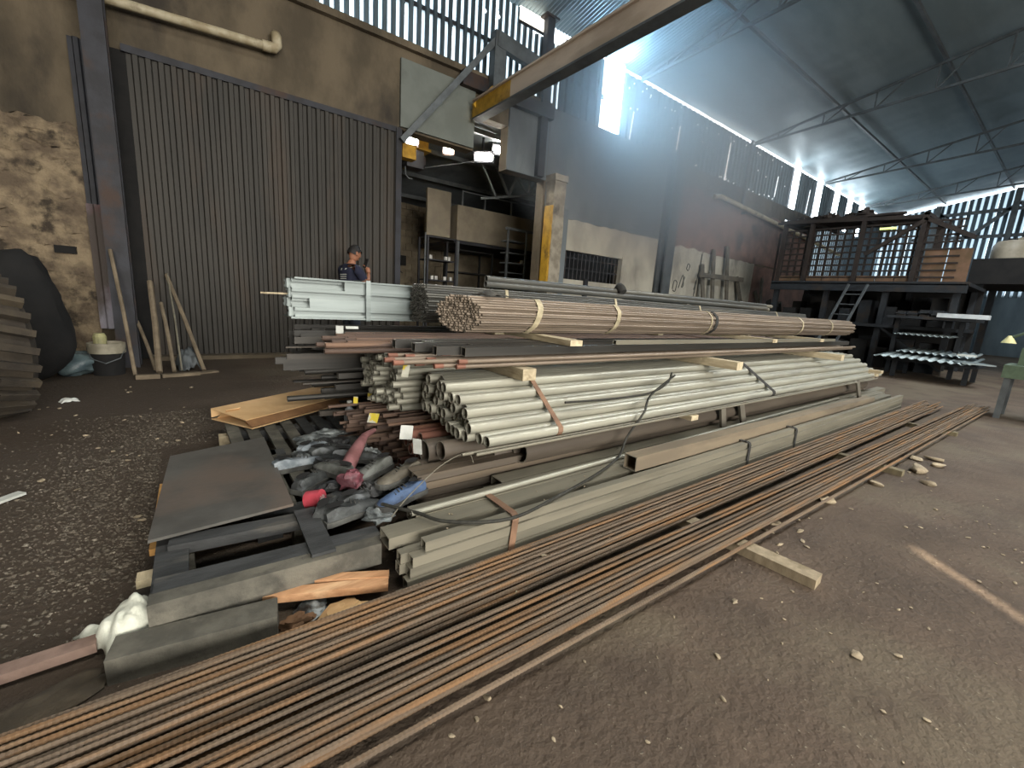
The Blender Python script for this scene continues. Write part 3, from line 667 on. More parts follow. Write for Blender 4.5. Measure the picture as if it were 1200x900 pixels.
# ---- large oxide pipes
def pipe1(r, x, y, z, L, m, label, group=None, t=.006, n=22, yaw=0, name='steel_pipe'):
    return tag(inst(name, stock('round', L, r, None, t, m, n), (x, y, z), (0, 0, yaw)), label, 'pipe', group)
G = 'large brown pipes at the foot of the stack'
pipe1(.066, 1.45, 1.68 + .12, .30, 6.1, M_oxide, 'large brown pipe with open end lying in front below the galvanised pipes', t=.007)
pipe1(.055, 1.33, 1.93, .26, 6.3, M_oxide, 'brown pipe end peeping out behind the front brown pipe', t=.006)
pipe1(.072, .93, 2.03, .185, 6.6, M_oxide, 'wide brown pipe end low beside the old shoes', t=.008)
pipe1(.066, .97, 2.04, .30, 6.5, M_oxide, 'wide brown pipe end with a white tag inside', t=.008)
pipe1(.052, 1.0, 1.905, .345, .9, M_oxide, 'brown pipe end touching the lowest galvanised pipe', t=.006)
# rust-red pipes
tr = stock('round', 6.2, .033, None, .005, M_terra, 16)
k = 0
for j in range(5):
    for i in range(3):
        tag(inst('rust_pipe', tr, (1.0 + rnd.uniform(-.05, .06), 2.17 + i * .068 + (j % 2) * .034, .06 + j * .0675)), 'rust-red steel pipe with open end in the pile under the galvanised bundle', 'pipe', 'rust-red pipes in the stack')
# rusty small square bars, layered
G = 'rusty small bars in the stack'
ssq = stock('bar', 6, .024, .024, m=M_rustbar); ssr = stock('solid', 6, .011, m=M_rustbar, n=8)
for j in range(14):
    for i in range(8):
        y = 2.50 + i * .066 + rnd.uniform(-.01, .01); x = 1.02 + rnd.uniform(-.12, .14) - .03 * i
        if y < 2.42: continue
        me_ = rnd.choice((ssq, ssq, ssr)); tag(inst('rusty_bar', me_, (x, y, .02 + j * .0255)), 'thin rusty %s bar sticking out of the layered pile beside the shoes' % ('square' if me_ is ssq else 'round'), 'bar', 'rusty %s bars in the stack' % ('square' if me_ is ssq else 'round'))
# ---- main galvanised pipe bundle
gp = stock('round', 6.7, .030, None, .004, M_galv, 18)
pos = []
for r_, (y0, cnt) in enumerate(((1.70, 12), (1.79, 10), (1.88, 9), (1.97, 7), (2.06, 6))):
    for c_ in range(cnt): pos.append((y0 + c_ * .0605, .435 + r_ * .0525))
b = bundle('galvanised_pipe_bundle', 'strapped bundle of light grey galvanised pipes with open ends in mid stack', 'pipe bundle', pos, 1.12, .05, gp, 'pipe',
           ((1.62, .035, M_strapr, .25), (4.35, .06, M_strapd, .3)), .030)
# second galvanised bundle behind
gp2 = stock('round', 6.5, .022, None, .003, M_galv, 14)
pos = [(2.50 + c_ * .0445 + (r_ % 2) * .022, .735 - .0385 * r_) for r_ in range(9) for c_ in range(17 - r_)]
pos = [p for p in pos if p[1] > .42 and p[0] > 2.48]
bundle('thin_galvanised_bundle', 'bundle of thinner galvanised pipes behind, ends showing above the rusty bars', 'pipe bundle', pos, .98, .07, gp2, 'pipe', ((1.9, .03, M_strapd, 0),), .022)
# two stout grey pipes in the gap
for y, z in ((2.36, .615), (2.30, .535 + .13)):
    pass
# ---- thin red-tipped tubes
M_tip = mat('red_tip', '855a49', '734f42', rough=.7)
th = stock('round', 6.5, .0125, None, .0025, M_brown, 10)
for i in range(16):
    y = 2.02 + (i % 9) * .05 + rnd.uniform(-.01, .01); z = .765 + (i // 9) * .027
    x = .93 + rnd.uniform(-.14, .25)
    t = empty('thin_tube', (x, y, z), 'long thin brown tube with a reddish tip above the galvanised bundle', 'tube', 'thin red-tipped tubes'); t.rotation_euler = (0, 0, rnd.uniform(-.004, .004))
    sh_ = inst('shaft', th, (x, y, z), (0, 0, 0), t)
    MB().cyl((x - .004, y, z), (x + .05, y, z), .0132, n=10).build('tip', M_tip, sh_)
# dark square tubes and round ones of the next layer
dk = stock('square', 6.3, .05, .05, .004, M_darkbar); dk2 = stock('square', 6.3, .045, .03, .003, M_rustbar)
for i, (x, y, z) in enumerate(((1.2, 2.06, .843), (1.06, 2.13, .843), (1.33, 2.2, .843), (1.0, 2.28, .843), (1.1, 2.36, .843), (.95, 2.45, .843))):
    tag(inst('dark_square_tube', dk, (x, y, z)), 'dark square tube with open end lying under the brown tube bundle', 'tube', 'dark square tubes under the brown bundle')
tag(inst('square_tube', stock('square', 4.4, .032, .032, .003, M_galvsq), (2.42, 2.02, .892)), 'small square tube with bright rim just under the brown bundle', 'tube')
dr = stock('round', 6.2, .016, None, .003, M_rustbar, 10)
for i in range(26):
    y = 2.55 + (i % 13) * .05 + rnd.uniform(-.01, .01); z = .79 + (i // 13) * .034
    tag(inst('rusty_tube', dr, (.78 + rnd.uniform(-.2, .3), y, z)), 'thin rusty tube poking out below the black tube bundle', 'tube', 'rusty tubes below the bundles')
# ---- dark mixed bars poking out left
an = stock('angle', 6, .045, None, .005, M_darkbar); fl_ = stock('bar', 6, .05, .01, m=M_darkbar); ro = stock('round', 6, .02, None, .003, M_darkbar, 12); sq_ = stock('square', 6, .04, .04, .003, M_darkbar)
G = 'dark mixed bars in the back of the stack'
for j in range(17):
    for i in range(6):
        y = 3.24 + i * .17 + rnd.uniform(-.04, .04); z = .03 + j * .0485
        kind = rnd.randrange(4); me = (an, fl_, ro, sq_)[kind]
        x = .62 + .06 * i + rnd.uniform(-.2, .28) + (.25 if j < 7 else 0)
        tag(inst('dark_bar', me, (x, y, z), (0, 0, rnd.uniform(-.006, .006))), ('dark L-shaped angle bar', 'dark flat steel bar', 'dark round steel tube', 'dark square steel tube')[kind] + ' sticking out of the jumbled rear pile', 'bar', ('dark angle bars', 'dark flat bars', 'dark round tubes', 'dark square tubes')[kind] + ' in the rear pile')
# ---- big bundles on top
bt = stock('round', 7.3, .0088, None, .0016, M_brown, 8)
pos = hexpack(2.47, 1.034, .128, .0182, 1.02, .93)
b = bundle('brown_tube_bundle', 'round strapped bundle of thin brown tubes on top of the stack', 'tube bundle', pos, 1.30, .012, bt, 'tube', yaw=.72, straps=
       ((1.92, .05, M_strapw, .35), (2.78, .045, M_strapw, .3), (4.35, .05, M_strapd, .2), (4.25, .02, M_strapw, .2), (6.6, .04, M_strapw, .1), (7.7, .04, M_strapw, .1)), r=.0088)
bk = stock('round', 7.4, .0098, None, .0018, M_blackt, 8)
pos = hexpack(3.24, 1.07, .17, .0202, shape=lambda y, z: abs(z) < .15 and abs(y) < .16 - max(0, abs(z) - .07) * .75)
bundle('black_tube_bundle', 'hexagonal strapped bundle of thin dark tubes behind the brown bundle', 'tube bundle', pos, 1.46, .015, bk, 'tube',
       ((2.15, .03, M_strapw, .3), (3.6, .03, M_strapw, .3), (5.3, .03, M_strapw, .2), (7.6, .03, M_strapw, .2)), .0098)
# rag draped on the brown bundle end
M_rag = mat('grey_rag', '4c4a44', '3a3935', '5f5c54', scale=9, rough=.95, bump=.3)
def cloth(name, c, sx, sy, amp, seed, m, label, cat, yaw=0, base_z=None, n=26):
    def f(x, y):
        h = amp * (1 + noise.noise(Vector((x * 1.6 / sx + seed, y * 1.6 / sy, seed * 2.3))) * 1.6) * max(.1, 1 - (2 * x / sx) ** 4 * .7 - (2 * y / sy) ** 4 * .7)
        h += amp * .55 * abs(noise.noise(Vector((x * 4.5 / sx + seed, y * 4.5 / sy, 1.7)))) - amp * .2
        xx = x * (1 + .25 * noise.noise(Vector((y * 3 / sy, seed, 4)))); yy = y * (1 + .3 * noise.noise(Vector((x * 3 / sx, seed, 9))))
        return (c[0] + xx * math.cos(yaw) - yy * math.sin(yaw), c[1] + xx * math.sin(yaw) + yy * math.cos(yaw), c[2] + max(.004, h))
    mb = grid(-sx / 2, sx / 2, n, -sy / 2, sy / 2, n, f); o = mb.build(name, m)
    sm = o.modifiers.new('thick', 'SOLIDIFY'); sm.thickness = .004; sm.offset = 1
    o.data.shade_smooth(); return tag(o, label, cat)
cloth('rag', (1.66, 2.46, 1.158), .26, .16, .022, 3, M_rag, 'crumpled dark rag lying on the brown tube bundle', 'rag', .2)
# three long pipes on top at the rear
lp = stock('round', 5.9, .03, None, .004, M_blackt, 14)
for i, (x, y, z) in enumerate(((2.25, 3.50, 1.27), (2.3, 3.58, 1.27), (2.28, 3.54, 1.322))):
    tag(inst('long_pipe', lp, (x, y, z)), 'long dark pipe strapped on top behind the black tube bundle', 'pipe', 'long dark pipes on top')
lq = stock('round', 4.2, .032, None, .004, M_galvsq, 14)
for i, (x, y, z) in enumerate(((4.6, 3.78, 1.27), (4.75, 3.88, 1.27), (5.2, 4.0, 1.27), (4.9, 3.83, 1.327))):
    tag(inst('grey_pipe', lq, (x, y, z)), 'grey pipe resting at the far rear top of the stack', 'pipe', 'grey pipes at the rear top')
b = empty('pipe_pad', (4.1, 3.6, 1.3), 'dark rubber pad wrapped over the long pipes', 'pad'); MB().tube([(4.2, 3.46, 1.31), (4.2, 3.5, 1.35), (4.25, 3.56, 1.37), (4.3, 3.63, 1.32), (4.3, 3.68, 1.29)], [.05, .06, .06, .06, .05], 8).build('pad', M_strapd, b, smooth=60)
# zinc channels
b = empty('zinc_channel_bundle', (.6, 3.65, .9), 'strapped pack of pale zinc C-channels on the rear of the stack', 'channel bundle')
cme = stock('channel', 6, .064, .05, .004, M_zinc); cme2 = stock('channel', 5.6, .064, .05, .004, M_zinc)
cols = 5
for r_ in range(4):
    for c_ in range(cols):
        y = 3.47 + c_ * .055; x = .585 + rnd.uniform(-.02, .02)
        if c_ == 0: x = (.60, .70, .585, .95)[r_]
        flip = r_ in (0, 2) and c_ == 0 or c_ == 1 and r_ % 2
        o = inst('channel', cme if c_ else cme2, (x + (5.6 if flip and not c_ else 6 if flip else 0), y + (.05 if flip else 0), .952 + r_ * .068), (0, 0, math.pi if flip else 0), b)
for y in (3.49, 3.6, 3.7):
    inst('flat_strip', stock('bar', 6, .10, .012, m=M_zinc), (.6, y, 1.196), (0, 0, 0), b)
    inst('flat_strip', stock('bar', 6, .10, .012, m=M_zinc), (.57, y, .912), (0, 0, 0), b)
band(b, [(3.44, .91), (3.75, .91), (3.44, 1.2), (3.75, 1.2)], .012, 1.12, .035, M_zinc, 0)
tag(MB().beam((.40, 3.6, 1.075), (1.2, 3.63, 1.085), .02, .012).build('thin_strip', M_wood), 'thin wooden strip poking out left of the zinc channels', 'strip')
# ---- spacer timbers across the stack
for x, y0, y1, z, lab in (
        (2.02, 2.0, 2.75, .893, 'pale timber end under the brown bundle nearest its cut end'), (5.0, 2.0, 3.5, .893, 'pale timber end under the middle of the brown bundle'), (6.35, 2.0, 3.5, .893, 'pale timber end under the far part of the brown bundle')):
    timber((x, y0, z - .003), (x, y1, z - .003), .11, .038, lab)
for x, lab in ((1.60, 'split timber end between the thin red-tipped tubes and the galvanised bundle'), (3.75, 'pale block between the galvanised bundle and the thin tubes'), (6.3, 'far spacer timber above the galvanised bundle')):
    timber((x, 1.74 if x > 3 else 1.95, .71), (x, 2.46, .71), .10, .07, lab)
for x, lab in ((2.9, 'pale twin block ends below the galvanised bundle'), (7.3, 'pale timber end under the far ends of the galvanised bundle'), (4.9, 'spacer timber below the middle of the galvanised bundle')):
    timber((x, 1.60 if x == 2.9 else 1.72, .385), (x, 3.1, .385), .09, .036, lab)
for x, lab in ((2.1, 'wide packing timber under the rear bundles'), (4.4, 'packing timber under the middle of the rear bundles'), (6.6, 'packing timber under the far end of the rear bundles')):
    timber((x, 3.0, .873), (x, 4.2, .873), .1, .06, lab)
for i in range(3): timber((7.5 + .05 * i, 1.68 - .03 * i, .40 + i * .045), (7.55 + .05 * i, 2.3, .40 + i * .045), .08, .04, 'pale timber stub beyond the far ends of the galvanised pipes', group='timber stubs at the far end')
for x, lab in ((3.0, 'thin packer under the near part of the long dark pipes'), (5.6, 'thin packer under the middle of the long dark pipes'), (7.6, 'thin packer under the far part of the long dark pipes')): timber((x, 3.44, 1.221), (x, 4.1, 1.221), .06, .036, lab, M_palx0)
# stakes standing by the stack
M_stake = mat('grey_stake', '6c675c', '5a554c', rough=.7, scale=6)
for p, q, lab in (((3.62, 1.70, 0), (3.48, 1.70, .40), 'leaning grey flat stake in front of the big brown pipes'), ((4.0, 1.695, 0), (3.78, 1.695, .40), 'second grey stake leaning right of the first before the brown pipes'), ((6.95, 1.60, 0), (6.6, 1.62, .42), 'grey stake propped near the far end of the box tube')):
    tag(MB().beam(p, q, .02, .07).build('stake', M_stake), lab, 'stake')
# thin rods along the front of the galvanised bundle
rd = stock('solid', 6.4, .008, m=M_galvsq, n=8)
tag(inst('thin_rod', rd, (.98, 1.652, .412), (0, 0, 0)), 'thin steel rod lying along the front below the galvanised pipes', 'rod', 'thin rods in front of the galvanised pipes')
tag(inst('thin_rod', rd, (1.04, 1.622, .412), (0, 0, 0)), 'thin steel rod lying along the front below the galvanised pipes', 'rod', 'thin rods in front of the galvanised pipes')
# wire rope sling
M_rope = mat('wire_rope', '2c2c28', '3b3a34', rough=.7, scale=40, metal=.3)
def smooth_pts(P, n=6):
    P = [Vector(p) for p in P]; out = []
    for i in range(len(P) - 1):
        a = P[max(i - 1, 0)]; b = P[i]; c = P[i + 1]; d = P[min(i + 2, len(P) - 1)]
        for k in range(n):
            t = k / n; out.append(.5 * ((2 * b) + (c - a) * t + (2 * a - 5 * b + 4 * c - d) * t * t + (3 * b - a - 3 * c + d) * t ** 3))
    out.append(P[-1]); return out
tag(MB().tube(smooth_pts([(.62, 1.72, .22), (.72, 1.56, .225), (.80, 1.44, .222), (1.04, 1.33, .222), (1.38, 1.385, .226), (1.80, 1.5, .222), (2.08, 1.60, .235), (2.2, 1.645, .33), (2.32, 1.63, .48), (2.5, 1.72, .56), (2.95, 1.84, .655)]), .0075, 6).build('wire_rope', M_rope, smooth=60), 'dark wire rope draped down over the pipes and square tubes', 'rope')
tag(MB().tube(smooth_pts([(1.72, 1.75, .575), (2.1, 1.74, .565), (2.5, 1.74, .57), (2.8, 1.80, .61), (3.0, 1.9, .66)]), .007, 6).build('wire_rope', M_rope, smooth=60), 'short dark wire rope lying on the galvanised pipes', 'rope')
tag(MB().tube(smooth_pts([(.62, 1.60, .215), (.74, 1.7, .24), (.95, 1.8, .31), (1.12, 1.84, .335), (1.14, 1.80, .29)]), .003, 5).build('tie_wire', M_galvsq), 'thin loose tie wire curling over the brown rectangular tubes', 'wire')
# paper tags
M_paper = mat('paper_tag', 'c6c8c2', 'b0b2ab', rough=.8, scale=9); M_ytag = mat('yellow_tag', 'c9b53a', 'b8b7a8', rough=.7, scale=14, lo=.45, hi=.5)
def label_tag(p, w, h, yaw, tilt, m, lab, name='paper_tag'):
    R = Matrix.Rotation(yaw, 3, 'Z') @ Matrix.Rotation(tilt, 3, 'X')
    tag(MB().box(p, (w, .003, h), R).build(name, m), lab, 'tag')
label_tag((.93, 2.04, .335), .05, .09, -.9, .15, M_paper, 'white paper tag in the mouth of a wide brown pipe')
label_tag((.93, 2.19, .37), .07, .08, -.6, -.5, M_paper, 'torn white tag hanging on the rust-red pipes')
label_tag((.88, 2.60, .35), .065, .065, -.7, -.7, M_ytag, 'yellow and white tag on the rusty bars nearest the white tag')
label_tag((.86, 2.9, .40), .03, .045, -.6, -.3, M_ytag, 'small yellow tag on the rusty bars beside the bottle')
label_tag((.98, 2.97, .40), .03, .05, -.6, -.2, M_ytag, 'upper small yellow tag below the dark bars')
label_tag((.96, 2.28, .725), .04, .11, -.8, -.4, M_ytag, 'yellowed label on the galvanised pipe ends')
label_tag((.84, 3.2, .85), .05, .06, -.4, 0, M_paper, 'white sticker on the dark bars under the zinc channels')
label_tag((.95, 3.28, .86), .09, .025, -.1, -.8, M_paper, 'long white sticker in the gap under the zinc channels')
# ================================================================== PALLETS, SHOES, SCRAPS
M_pal = mat('blackened_wood', '3d3e3e', '2f3030', '4e4c47', scale=6, rough=.7, bump=.2, vary=.12, stretch=(1, 4, 4))
M_palx = mat('grey_wood', '5c5950', '48463f', '6b675c', scale=6, rough=.8, bump=.2, vary=.12, stretch=(2, 2, 2))
p1 = empty('near_pallet', (.3, 1.8, 0), 'blackened broken pallet frame carrying the steel plate', 'pallet')
def plank(parent, p, q, w, h, m, name='board'): return MB().beam(p, q, w, h).build(name, m, parent)
plank(p1, (-.17, 1.575, .112), (.55, 1.55, .112), .06, .092, M_palx, 'stringer'); plank(p1, (-.16, 1.648, .148), (.57, 1.622, .148), .084, .02, M_pal)
plank(p1, (-.13, 1.93, .135), (.55, 1.88, .135), .075, .044, M_pal)
plank(p1, (-.12, 1.61, .127), (-.12, 2.72, .127), .1, .02, M_pal); plank(p1, (.34, 1.55, .166), (.345, 1.93, .166), .085, .012, M_pal)
for x in (-.11, .35): MB().bx(x - .05, x + .05, 1.56, 1.66, 0, .066).build('block', M_palx, p1)
for x in (-.1, .3): MB().bx(x - .05, x + .05, 2.75, 2.85, 0, .145).build('block', M_palx, p1)
for x in (-.1, .34): MB().bx(x - .045, x + .045, 1.89, 1.97, 0, .105).build('block', M_palx, p1)
plank(p1, (-.15, 2.8, .125), (.4, 2.8, .125), .09, .04, M_pal)
p2 = empty('slatted_pallet', (.6, 2.7, 0), 'dark slatted pallet under the heap of old shoes', 'pallet')
for i in range(7): plank(p2, (.20 + i * .105, 2.0 if i > 2 else 2.1, .125), (.17 + i * .112, 3.55, .125), .072, .02, M_palx if i < 4 else M_pal, 'slat')
for y in (2.08, 2.75, 3.4): plank(p2, (.16, y, .075), (.9, y, .075), .09, .08, M_pal, 'stringer')
for x in (.22, .85):
    for y in (2.08, 2.75, 3.4): MB().bx(x - .05, x + .05, y - .05, y + .05, 0, .036).build('foot', M_pal, p2)
M_plate = mat('sooty_plate', '62605b', '514f4b', '6b6057', scale=3.2, rough=.42, metal=.25, bump=.06, c3at=.55, rvar=.12)
pl = MB(); pv = [(-.19, 1.93), (.31, 1.985), (.315, 3.0), (-.15, 2.86)]
pl.add([(x, y, .168 + (.004 if y > 2.5 else 0)) for x, y in pv] + [(x, y, .18 + (.004 if y > 2.5 else 0)) for x, y in pv], [(3, 2, 1, 0), (4, 5, 6, 7), (0, 1, 5, 4), (1, 2, 6, 5), (2, 3, 7, 6), (3, 0, 4, 7)])
tag(pl.build('steel_plate', M_plate), 'flat sooty steel plate lying on the blackened pallet', 'plate')
timber((-.185, 2.02, .08), (-.175, 2.62, .11), .025, .03, 'raw wooden lath along the edge of the steel plate', mat('fresh_wood', 'c59a5c', 'a97f48', rough=.8, scale=8, bump=.1), name='lath')
tag(MB().bx(.09, .17, 3.40, 3.48, 0, .09).build('wood_block', M_wood), 'small cut wood block beside the slatted pallet', 'block')
tag(MB().bx(-.22, -.175, 1.80, 1.86, .07, .10).build('wood_chip', M_wood), 'pale wood chip wedged at the pallet corner', 'chip')
# cardboard sleeve
M_card = mat('cardboard', 'cdab7e', 'bd9a6c', 'd6b88e', scale=3, rough=.85, bump=.04)
cb = empty('cardboard_box', (.55, 3.75, .137), 'long flattened cardboard box lying on the pallet end', 'cardboard box')
A = Vector((.06, 3.68, .15)); B = Vector((1.03, 4.28, .15)); d = (B - A).normalized(); s = Vector((d.y, -d.x, 0)); H = Vector((0, 0, 1))
A2 = A; W_ = .42
def quad(pts, name, m=M_card):
    mb = MB(); n = Vector(pts[1]) - Vector(pts[0]); n = n.cross(Vector(pts[2]) - Vector(pts[0])).normalized() * .005
    mb.add([Vector(p) for p in pts] + [Vector(p) + n for p in pts], [(0, 1, 2, 3), (7, 6, 5, 4), (0, 4, 5, 1), (1, 5, 6, 2), (2, 6, 7, 3), (3, 7, 4, 0)]); return mb.build(name, m, cb)
quad([A, B, B + s * W_, A + s * W_], 'bottom_panel'); quad([A + H * .012, B + H * .012, B + H * .075, A + H * .075], 'back_panel')
quad([A + H * .078, B + H * .078 - d * .05, B + s * (W_ - .06) + H * .05 + d * .05, A + s * (W_ - .06) + H * .05], 'top_panel')
quad([A + s * (W_ - .06) + H * .044, B + s * (W_ - .06) + H * .044, B + s * W_ + H * .01, A + s * W_ + H * .01], 'front_panel', mat('cardboard_dark', '7a5a3a', '6b4d31', rough=.9))
quad([A + s * .02 + d * .03, A + s * .14 + d * .02 + H * .08, A + s * .15 + d * .12 + H * .08, A + s * .03 + d * .13], 'inner_flap')
quad([B + H * .02, B + s * .2 + H * .02, B + s * .16 + d * .14 + H * .03, B + d * .12 + H * .03], 'end_flap')

# old shoes
def shoe(p, yaw, mU, label, L=.27, roll=0., pitch=0., sole=None, h=1.):
    t = empty('old_shoe', p, label, 'shoe', 'old shoes heaped on the pallet'); k = L / .28
    prof = ((0, .030, .085), (.02, .036, .10), (.06, .038, .105), (.11, .037, .085), (.16, .042, .068), (.205, .046, .055), (.245, .042, .046), (.27, .028, .036), (.28, .012, .026))
    R = Matrix.Rotation(yaw, 3, 'Z') @ Matrix.Rotation(pitch, 3, 'Y') @ Matrix.Rotation(roll, 3, 'X')
    P0 = Vector(p); nx = 14
    rings = []
    for i, (x, w, hh) in enumerate(prof):
        ring = []
        for q in range(nx):
            a = 2 * math.pi * q / nx; y = w * math.cos(a); z = .022 + max(-.004, math.sin(a)) * (hh - .022) * h
            if x < .12 and math.sin(a) > .55: z -= .035 * (1 - abs(math.cos(a)) * 1.2) * h; 
            wob = .005 * noise.noise(Vector((x * 30, a, p[0] * 50)))
            ring.append(P0 + R @ (Vector((x - .13, y + wob, z + wob)) * k))
        rings.append(ring)
    up_ = MB().loft(rings).build('upper', mU, t, smooth=50)
    rings = []
    for x, w, hh in prof: rings.append([P0 + R @ (Vector((x - .13 + (.006 if x > .2 else -.006), a * (w + .005), z)) * k) for a, z in ((-1, 0), (1, 0), (1, .026), (-1, .026))])
    MB().loft(rings).build('sole', sole or M_sole, t)
    M = MB(); rings = [[P0 + R @ (Vector((.05 - .11 + .045 * rr * math.cos(2 * math.pi * q / 10) - .02, .024 * rr * math.sin(2 * math.pi * q / 10), (.088 - .018 * (1 - rr)) * h)) * k) for q in range(10)] for rr in (1, .4)]
    M.loft(rings).build('opening', M_dark, up_)
    for j in range(4):
        x = .12 + j * .02 - .13; MB().beam(P0 + R @ (Vector((x, -.018, (.078 - j * .007) * h)) * k), P0 + R @ (Vector((x + .012, .018, (.078 - j * .007) * h)) * k), .005, .005).build('lace', mL, up_)
M_sole = mat('shoe_sole', '5a5a56', '3d3d3b', rough=.85, scale=9); mL = mat('shoe_lace', '454542', '3a3a37', rough=.9)
def shm(nm, a, b, c=None): return mat('shoe_' + nm, a, b, c, scale=16, rough=.6, bump=.25, bscale=60)
dkS = shm('dark', '474a49', '313333', '6b6f71'); gyS = shm('grey', '6a6c68', '52544f', '3c3c3a'); blS = shm('blue', '4b6080', '38445a', '646a6d'); tnS = shm('mud', '635e52', '504b41', '44413a'); wtS = shm('pale', '8d9499', '5f686e', '3c4247'); rdS = shm('red', 'a0474f', '6d3a3d', '4a3a3a')
zt = .137
for a in (
    ((.42, 2.50, zt), .15, wtS, 'pale scuffed shoe beside the steel plate edge'), ((.45, 2.24, zt), .7, dkS, 'dark shoe with worn white toe lying next to the plate'), ((.56, 2.25, zt + .03), 2.0, gyS, 'grey boot tipped upright in the middle of the shoe heap'),
    ((.72, 2.12, zt + .05), -2.6, gyS, 'large grey shoe on top of the shoe heap'), ((.80, 1.95, zt + .07), -2.75, tnS, 'mud-coloured shoe lying above the blue shoe'), ((.75, 1.79, zt + .04), -2.8, blS, 'blue and grey trainer at the edge of the pallet'),
    ((.60, 1.93, zt), .4, dkS, 'black shoe under the red bundle'), ((.52, 1.83, zt), .25, dkS, 'dark flattened shoe at the front of the heap'), ((.45, 1.92, zt), 1.0, dkS, 'black shoe right next to the red can'), ((.62, 2.62, zt), .3, dkS, 'dark shoe at the back of the heap'),
    ((.72, 2.42, zt + .02), -.5, dkS, 'dark crumpled shoe behind the red sleeve'), ((.56, 2.72, zt), .6, wtS, 'pale torn shoe near the pallet slats'), ((.80, 2.7, zt), 1.6, gyS, 'grey shoe below the yellow tag')): shoe(*a)
# crumpled foil / plastic scraps in the heap
M_foilp = mat('crumpled_foil', '9aa09f', '4c5152', '2a2c2c', scale=14, rough=.3, metal=.3, bump=.6, bscale=30)
M_black = mat('black_plastic', '222323', '2d2e2e', '45474a', scale=10, rough=.35, bump=.5, bscale=30)
def scrap(p, s, seed, m, lab, name='crumpled_scrap', cat='scrap', amp=.3, f=2.2):
    return tag(MB().blob((p[0], p[1], p[2] + s[2] * .75), s, seed, amp, f, 16, 12).build(name, m, smooth=40), lab, cat)
k = 0
for (x, y, sx, sy, sz, mm, lab) in ((.58, 2.85, .10, .07, .04, M_foilp, 'crumpled silvery plastic at the back of the shoe heap'), (.68, 2.95, .11, .06, .035, M_foilp, 'torn silvery wrapper next to the pallet slats'), (.58, 2.42, .09, .07, .04, M_black, 'black plastic crumpled behind the grey boot'), (.50, 2.08, .08, .06, .035, M_black, 'black plastic under the dark shoe with white toe'),
        (.68, 1.95, .07, .05, .05, M_black, 'black bag crushed between red bundle and mud-coloured shoe'), (.66, 2.75, .12, .08, .035, M_black, 'flat black plastic bag under the torn shoe'), (.82, 2.45, .06, .05, .04, M_foilp, 'small silvery scrap by the rusty bars'), (.62, 1.75, .07, .05, .03, M_foilp, 'crushed silvery cup by the front of the heap'), (.48, 2.62, .08, .06, .03, M_foilp, 'silvery crumple beside the pale scuffed shoe')):
    k += 1; scrap((x, y, zt), (sx, sy, sz), k * 1.7, mm, lab)
scrap((.57, 2.02, zt + .05), (.055, .05, .05), 4.4, mat('red_foil', '74424a', '4c3035', '8f7a7c', scale=12, rough=.35, bump=.4), 'shiny dark red crumpled bundle on the shoes')
tag(MB().tube([(.60, 2.20, zt + .06), (.66, 2.3, zt + .09), (.74, 2.42, zt + .12), (.8, 2.52, zt + .13), (.88, 2.58, zt + .14)], [.04, .04, .032, .022, .014], 10).build('red_sleeve', mat('faded_red', '8f6364', '714a4a', '5c4a46', scale=10, rough=.8, bump=.2), smooth=60), 'faded red fabric sleeve lying across the heap', 'cloth')
# red tin with white streaks
rc_ = empty('red_tin', (.40, 1.985, zt), 'red tin with white scribbled print among the shoes', 'tin')
R = Matrix.Rotation(.6, 3, 'Z'); c = Vector((.40, 1.98, zt + .045)); ax = R @ Vector((.3, -1, .25)).normalized()
MB().cyl(c - ax * .035, c + ax * .035, .042, n=18).build('body', mat('red_tin_paint', 'b04450', '96363f', scale=8, rough=.4), rc_, smooth=40); MB().cyl(c - ax * .037, c - ax * .041, .038, .03, n=18).build('base_cap', mat('red_tin_paint', 'c23b4a'), rc_)
d_, s_v, u_v, _l = frame(c - ax * .035, c + ax * .035)
for i in range(5):
    a0 = c + ax * .0365 + s_v * (-.02 + i * .009) + u_v * (-.012 + .004 * (i % 2)); MB().beam(a0, a0 + u_v * .022 + s_v * .004, .004, .002).build('white_mark', M_paper, rc_)
bt_ = empty('plastic_bottle', (.86, 3.05, .14), 'small grey plastic bottle standing by the rusty bars', 'bottle')
MB().lathe((.86, 3.05, .137), [(.0, 0), (.035, 0), (.037, .02), (.037, .13), (.03, .16), (.014, .18), (.014, .2)], 14).build('body', shm('bottle', '8c9296', '6f7478'), bt_, smooth=40); MB().cyl((.86, 3.05, .337), (.86, 3.05, .36), .017, n=10).build('cap', M_paper, bt_)

# scraps before the rebars
timber((-.255, 1.505, .04), (.165, 1.44, .045), .10, .085, 'weathered grey beam offcut lying between pallet and rebars', M_palx, name='beam_offcut')
tag(MB().beam((-.62, 1.61, .03), (-.30, 1.62, .035), .05, .03).build('wood_stick', mat('pinkish_wood', '8a7468', '6e5a50', rough=.8, scale=7, bump=.2)), 'pale split stick on the dirt left of the white rag', 'stick')
tag(MB().beam((-.60, 1.56, .03), (-.53, 1.36, .03), .06, .05).build('wood_stick', M_palx), 'short dark stick crossing the end of the pale split stick', 'stick')
cloth('white_rag', (-.225, 1.665, .0), .20, .24, .085, 11, mat('white_cloth', 'd0d2c4', 'bcbeb0', 'a2a398', scale=7, rough=.9, bump=.3), 'crumpled off-white rag on the dirt at the pallet corner', 'rag', .5)
M_orange = mat('orange_wood', 'c79a72', 'ad815c', 'd8b28a', scale=7, rough=.75, bump=.15, stretch=(1, 5, 5))
timber((.14, 1.555, .058), (.53, 1.395, .062), .045, .03, 'fresh orange split lath nearest the rebars', M_orange, name='lath')
timber((.20, 1.60, .066), (.545, 1.43, .068), .04, .025, 'fresh orange lath lying behind the other split lath', M_orange, name='lath')
